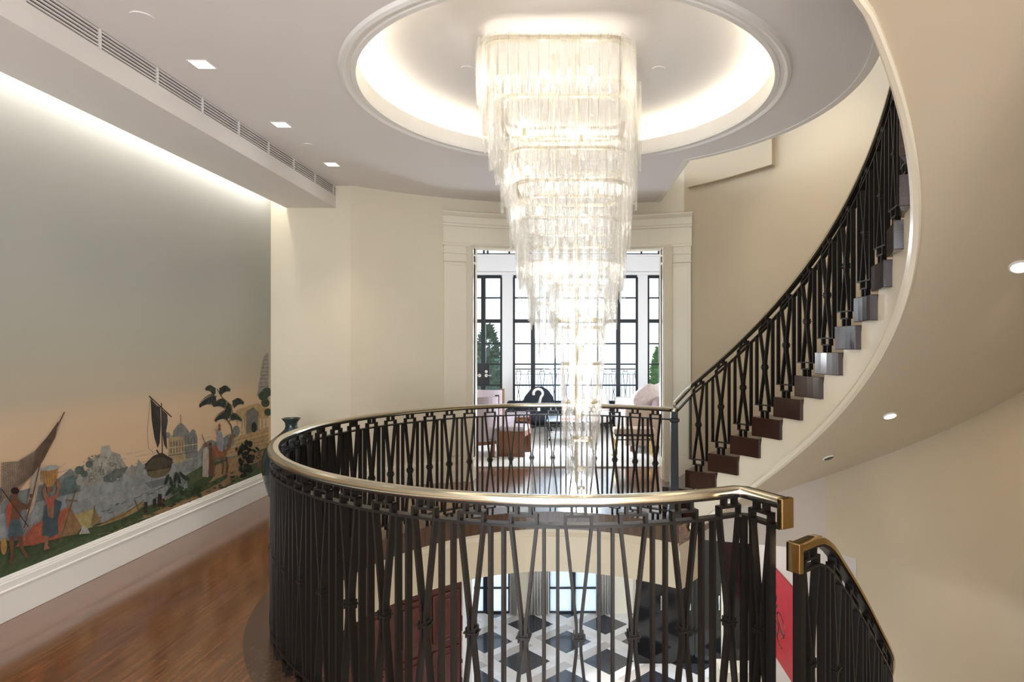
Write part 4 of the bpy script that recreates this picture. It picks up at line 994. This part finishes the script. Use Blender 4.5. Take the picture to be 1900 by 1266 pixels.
# building across the street
fb = thing('facade_building', 'pale stone building across the street behind the windows', 'building', (0, 22, -5))
b = MB(); b.box(-14, 14, 22, 24, -5, 14); o = b.build('facade', M['stone'], fb); o.location = (0, -22, 5)
for i in range(12):
    for j in range(4):
        x = -13+i*2.3; z = -3.6+j*3.3
        b = MB(); b.box(x, x+1.15, 21.93, 22.0, z, z+2.1); o = b.build('facade_window', M['facwin'], fb); o.location = (0, -22, 5)
        b = MB(); b.box(x-.1, x+1.25, 21.85, 22, z-.12, z); b.box(x+.55, x+.6, 21.9, 21.93, z, z+2.1); b.box(x, x+1.15, 21.9, 21.93, z+1, z+1.05); o = b.build('window_sill', M['white'], fb); o.location = (0, -22, 5)
b = MB(); b.box(-14, 14, YW+.2, 30, -5.2, -5); struct('ground', b, M['terrace'])

# ------------------------------------------------------------------ lounge furniture
def armchair(loc, rz, lab):
    t = thing('armchair', lab, 'armchair', loc, rz, 'lilac armchairs with wooden frames')
    b = MB(); rg = []
    for i in range(13):      # curved shell back, open towards +y
        a = math.radians(200+140*i/12); 
        rg.append([(.36*math.cos(a)*k, .34*math.sin(a)*k+.05, z) for k, z in ((1, .22), (1.0, .88), (.86, .88), (.86, .22))])
    b.sweep(rg); b.build('backrest', M['lilac'], t, bevel=.01)
    b = MB()
    for i in (0, 12):
        a = math.radians(200+140*i/12); x, y = .335*math.cos(a), .315*math.sin(a)+.05; b.box(x-.03, x+.03, y-.012, y+.03, .2, .9)
    rg = []
    for i in range(13):
        a = math.radians(200+140*i/12); rg.append([(.365*math.cos(a)*k, .345*math.sin(a)*k+.05, z) for k, z in ((1, .18), (1, .23), (.84, .23), (.84, .18))])
    b.sweep(rg); b.build('wooden_frame', M['stoolwood'], t)
    b = MB(); b.rbox(-.31, .31, -.24, .36, .24, .46, .3); b.build('seat', M['lilac'], t, smooth=2)
    for sx in (-1, 1):
        for y in (-.22, .32):
            b = MB(); b.sweep([[(sx*.28+q[0]*s_, y+q[1]*s_, z) for q in ((-1, -1), (1, -1), (1, 1), (-1, 1))] for z, s_ in ((0, .018), (.24, .026))]); b.build('leg', M['stoolwood'], t)
    return t
FZ = .018
armchair((-1.50, 9.45, FZ), 0, 'lilac armchair with wooden frame nearest the doorway, back turned')
armchair((-1.50, 11.0, FZ), math.radians(-35), 'lilac curved-back armchair farther into the lounge at left')
def stool(loc, rz, lab, w=.26, d=.19):
    t = thing('wooden_stool', lab, 'stool', loc, rz, 'cherry wood stools with lilac cushions')
    b = MB(); b.box(-w, w, -d, d, .33, .37); b.box(-w, -w+.035, -d, d, .04, .35); b.box(w-.035, w, -d, d, .04, .35); b.box(-w, w, -d, -d+.02, .29, .35); b.build('body', M['stoolwood'], t, bevel=.006)
    b = MB(); b.box(-w, -w+.04, -d, d, 0, .04); b.box(w-.04, w, -d, d, 0, .04); b.build('foot_rail', M['stoolwood'], t)
    b = MB(); b.rbox(-w+.005, w-.005, -d+.005, d-.005, .36, .44, .28); b.build('cushion', M['lilac'], t, smooth=2); return t
b_ = stool((-.93, 9.5, FZ), math.radians(82), 'cherry wood stool with lilac cushion nearer the doorway', .24, .2)
stool((-1.16, 11.35, FZ), 0, 'cherry wood stool with lilac cushion farther back by the navy chair', .32, .2)
# navy chair with white curl
def curlchair(loc, rz, lab, m, curl=True):
    t = thing('lounge_chair', lab, 'chair', loc, rz)
    b = MB(); rg = []
    prof = [(-.05, .12, .08), (.02, .2, .24), (.06, .3, .32), (.04, .42, .34), (-.06, .55, .31), (-.14, .68, .26), (-.2, .80, .17), (-.24, .87, .06)]
    for yc, z, hw in prof:
        ring = []
        for k in range(18):
            an = 2*PI*k/18; ring.append((hw*math.cos(an), -yc*-1+(.10 if z > .5 else .2)*math.sin(an)*(hw/.34), z))
        rg.append(ring)
    b.sweep(rg); b.build('shell', m, t, smooth=2)
    b = MB(); b.rbox(-.3, .34, -.3, .15, .18, .42, .5); b.build('seat', m, t, smooth=2)
    for sx, sy in ((-.2, -.2), (.22, -.24), (-.2, .1), (.2, .1)):
        b = MB(); b.tube([(sx*.8, sy*.8, .2), (sx*1.1, sy*1.1, 0)], [.022, .014], 8); b.build('leg', M['black'], t)
    if curl:
        b = MB(); pts = []
        for k in range(15): an = math.radians(200-250*k/14); pts.append((-.02+.085*math.cos(an), .74+.085*math.sin(an)))
        pts += [(.02, .60), (.0, .52)]
        P3 = []
        for x, z in pts:
            yc = interp([(q[1], q[0]) for q in prof], z); hw = interp([(q[1], q[2]) for q in prof], z)
            dy = (.10 if z > .5 else .2)*(hw/.34)*math.sqrt(max(.05, 1-(x/hw)**2)); P3.append(Vector((x, yc-dy-.004, z)))
        b.tube(P3, .026, 8); b.build('curl_applique', M['felt'], t, smooth=2)
        b = MB(); b.box(-.03, .02, -.235, -.2, .40, .47); b.build('curl_dot', M['felt'], t)
    return t
curlchair((-.73, 11.95, FZ+.008), math.radians(8), 'navy sculptural lounge chair with a white curl on its back', M['navy'])
curlchair((.30, 11.95, FZ+.008), math.radians(10), 'pale rounded chair mostly hidden behind the chandelier', M['cream'], False)
# navy sofa under the windows
sf = thing('navy_sofa', 'low navy sofa under the tall windows', 'sofa', (-.1, 12.45, FZ))
b = MB(); b.box(-1.3, .95, -.1, .35, .1, .38); b.build('base', M['navy'], sf, bevel=.02)
b = MB(); b.box(-1.3, .95, .2, .42, .3, .52); b.build('backrest', M['navy'], sf, bevel=.03)
for x in (-1.2, .85): 
    b = MB(); b.box(x-.03, x+.03, 0, .3, 0, .1); b.build('leg', M['black'], sf)
# coffee table
ct = thing('coffee_table', 'glass topped coffee table with slender dark metal legs and slatted shelf', 'table', (-.12, 10.45, FZ))
b = MB(); b.box(-.36, .36, -.4, .4, .425, .437); b.build('glass_top', M['darkwin'], ct)
b = MB(); 
for z in (.41,): b.box(-.36, .36, -.4, -.385, z, z+.015); b.box(-.36, .36, .385, .4, z, z+.015); b.box(-.36, -.345, -.4, .4, z, z+.015); b.box(.345, .36, -.4, .4, z, z+.015)
b.build('top_frame', M['iron'], ct)
for sx in (-1, 1):
    for sy in (-1, 1): b = MB(); b.box(sx*.35-.01, sx*.35+.01, sy*.39-.01, sy*.39+.01, 0, .41); b.build('leg', M['iron'], ct)
b = MB()
for k in range(6): b.box(-.35, .35, -.38+k*.15, -.36+k*.15, .15, .162)
b.build('slatted_shelf', M['chrome'], ct)
for k, (w_, m_, lab) in enumerate(((.14, 'redbook', 'red book lowest on the glass coffee table'), (.12, 'white', 'white book on top of the red book on the coffee table'))):
    b = MB(); b.box(-w_, w_, -.1, .1, 0, .028); tag(b.build('book', M[m_], loc=(-.12, 10.25, FZ+.438+k*.029)), lab, 'book', 'books on the coffee table')
# cream sofa at right with pillows
cs = thing('cream_sofa', 'long cream sofa seen from its arm end, right side of lounge', 'sofa', (1.35, 10.7, FZ))
b = MB(); b.box(-.55, .5, -1.05, 1.3, .1, .3); b.build('base', M['cream'], cs, bevel=.02)
b = MB(); b.box(.25, .5, -1.05, 1.3, .3, .8); b.build('backrest', M['cream'], cs, bevel=.05)
b = MB(); b.box(-.62, .5, -1.1, -.92, .1, .66); b.build('arm', M['taupe'], cs, bevel=.03)
b = MB(); b.box(-.62, .5, 1.2, 1.38, .1, .66); b.build('arm', M['cream'], cs, bevel=.03)
b = MB(); b.rbox(-.6, .28, -.92, .15, .28, .5, .25); b.build('seat_cushion', M['cream'], cs, smooth=2)
b = MB(); b.rbox(-.6, .28, .15, 1.2, .28, .5, .25); b.build('seat_cushion', M['cream'], cs, smooth=2)
for x in (-.5, .4):
    for y in (-.95, 1.2): b = MB(); b.box(x-.025, x+.025, y-.025, y+.025, 0, .1); b.build('leg', M['stoolwood'], cs)
M['pillow'] = mat('patterned_pillow_linen', srgb(212, 200, 204), .9, noise=.35, bump=.3, scale=26)
M['pillow2'] = mat('mauve_pillow', srgb(178, 158, 168), .9, noise=.3, bump=.3, scale=30)
for (x, y, z, rx, ry, rz, s_, m_, lab) in ((1.12, 9.98, .74, .0, -.55, .5, .27, 'pillow', 'large patterned pale pillow leaning at the near end of the cream sofa'), (1.42, 10.35, .78, 0, -.35, .2, .27, 'cream', 'plain white pillow behind the patterned one'), (1.32, 9.92, .66, 0, -.2, .9, .18, 'pillow2', 'small mauve pillow in front on the cream sofa')):
    b = MB(); b.rbox(-s_, s_, -.08, .08, -s_, s_, .55); o = b.build('pillow', M[m_], smooth=2, loc=(x, y, z)); o.rotation_euler = (rx, ry, rz); tag(o, lab, 'pillow', 'pillows on the cream sofa')
# bench with brass legs
bn = thing('bench', 'low bench with curved brass legs standing before the sofa arm', 'bench', (.83, 9.2, FZ))
b = MB(); b.rbox(-.3, .3, -.17, .17, .36, .44, .25); b.build('seat', M['taupe'], bn, smooth=2)
b = MB(); b.box(-.28, .28, -.15, .15, .33, .36); b.build('seat_frame', M['iron'], bn)
b = MB(); b.box(-.25, .25, -.13, -.11, .27, .285); b.build('stretcher', M['iron'], bn)
for sx in (-1, 1):
    for sy in (-1, 1):
        b = MB(); b.tube([(sx*.25, sy*.13, .34), (sx*.27, sy*.14, .2), (sx*.25, sy*.13, .08), (sx*.29, sy*.15, 0.02), (sx*.32, sy*.17, .012)], [.025, .02, .016, .02, .012], 8); b.build('leg', M['gold'], bn, smooth=2)

# ------------------------------------------------------------------ storey below
ZL = -3.87
b = MB(); b.box(-5, 5, -1, YW, ZL-.2, ZL); struct('floor_lower', b, M['marble'])
b = MB()
for x0, x1 in ((-4.6, WX(868)), (WX(946), WX(1018)), (WX(1110), 4.6)): b.box(x0, x1, YW-.05, YW+.1, ZL, -.4)
struct('wall_lower_far', b, M['wall'])
b = MB(); b.box(-4.6, 4.6, YW-.05, YW+.1, WZ(905), -.3); struct('wall_lower_header', b, M['wall'])
window(5, [868, 901, 946], [905, 950, 1000, 1045, 1091, 1137], (901,), (), glass='frost')
window(6, [1018, 1064, 1110], [905, 950, 1000, 1045, 1091, 1137], (1064,), (), glass='frost')
def curtain(xa, xb, lab, Y=YW-.14):
    b = MB(); rg = []; X0, X1 = (xa-CX)*Y/F, (xb-CX)*Y/F
    for i in range(49):
        t = i/48; x = X0+(X1-X0)*t; y = Y+.035*math.sin(t*PI*2*7)
        rg.append([(x, y-.006, ZL+.02), (x, y+.006, ZL+.02), (x, y+.006, -.7), (x, y-.006, -.7)])
    b.sweep(rg); tag(b.build('curtain', M['curtain'], smooth=2), lab, 'curtain', 'curtains on the lower storey')
curtain(947, 960, 'narrow sheer curtain right of the lower left window')
curtain(983, 1019, 'sheer curtain left of the lower middle window')
curtain(1106, 1138, 'sheer curtain right of the lower middle window')
# mahogany panelled doors
md = thing('mahogany_double_door', 'reddish mahogany panelled door seen through the railing on the lower storey', 'door', (-1.56, 8.55, ZL), math.radians(40.5))
b = MB(); b.box(-3.0, 0, 0, .06, 0, 3.1); b.build('door_leaf', M['mahog'], md)
for i in range(6):
    for j in range(4):
        x0 = -3.0+i*.5+.06; z0 = .12+j*.74
        b = MB(); b.box(x0, x0+.40, -.03, 0, z0, z0+.64); b.box(x0+.07, x0+.33, -.06, -.0, z0+.07, z0+.57); b.build('raised_panel', M['mahog'], md, bevel=.02)
b = MB(); b.box(.0, .13, -.03, .1, 0, 3.1); tag(b.build('door_jamb', M['white'], loc=(-1.54, 8.55, ZL)), 'white jamb strip right of the mahogany doors below', 'door frame')
# black lacquer cabinets, right
cb = thing('black_cabinet', 'tall black lacquer cabinet with glossy doors on the lower storey', 'cabinet', (1.03, 10.95, ZL))
b = MB(); b.box(0, 1.5, 0, .6, 0, 3.1); b.build('body', M['black'], cb)
for k in range(3):
    b = MB(); b.box(.02+k*.5, .48+k*.5, -.025, 0, .06, 2.95); d_ = b.build('door', M['black'], cb, bevel=.006)
    for z in (1.1, 1.4): pass
    b = MB(); b.tube([(.43+k*.5, -.05, .95), (.43+k*.5, -.05, 1.2)], .012, 8); b.build('handle', M['chrome'], d_)
b = MB(); b.box(2.2, 3.2, 9.4, 9.6, ZL, -.4); struct('wall_lower_right_end', b, M['wall'])
b = MB(); b.box(0, .42, 0, .08, 0, 2.6); tag(b.build('black_door', M['black'], loc=(2.17, 9.25, ZL+.9)), 'tall narrow black panel beside the pale wall on the lower storey', 'panel')
b = MB(); b.box(2.05, 2.62, 8.9, 9.3, ZL, ZL+.9); struct('wall_lower_low', b, M['wall'])
b = MB(); b.box(2.66, 2.8, 6.0, 9.4, ZL, -.36); struct('wall_lower_right', b, M['pink'])
pt = thing('red_painting', 'large red abstract canvas hanging on the pale wall of the lower storey', 'painting', (2.655, 8.0, E-4.1))
b = MB(); b.box(-.03, 0, -.95, .8, 0, 1.15); b.build('canvas', M['red'], pt)
b = MB(); R = random.Random(5)
for k in range(9):
    y = R.uniform(.1, .6); z = R.uniform(.2, .9); P3 = [Vector((-.033, y+.14*math.cos(an*1.3+k), z+.12*math.sin(an))) for an in lin(0, 5, 12)]; b.tube(P3, .008, 6)
b.build('brush_lines', M['mahog'], pt)
# slab over the lower hall so that no daylight leaks between storeys
b = MB(); b.box(-4.6, 4.6, 8.3, YW, -.45, -.3); struct('ceiling_lower', b, M['ceil'])
b = MB(); b.box(-4.8, -4.6, -1, YW, ZL, -.3); struct('wall_lower_left', b, M['wall'])
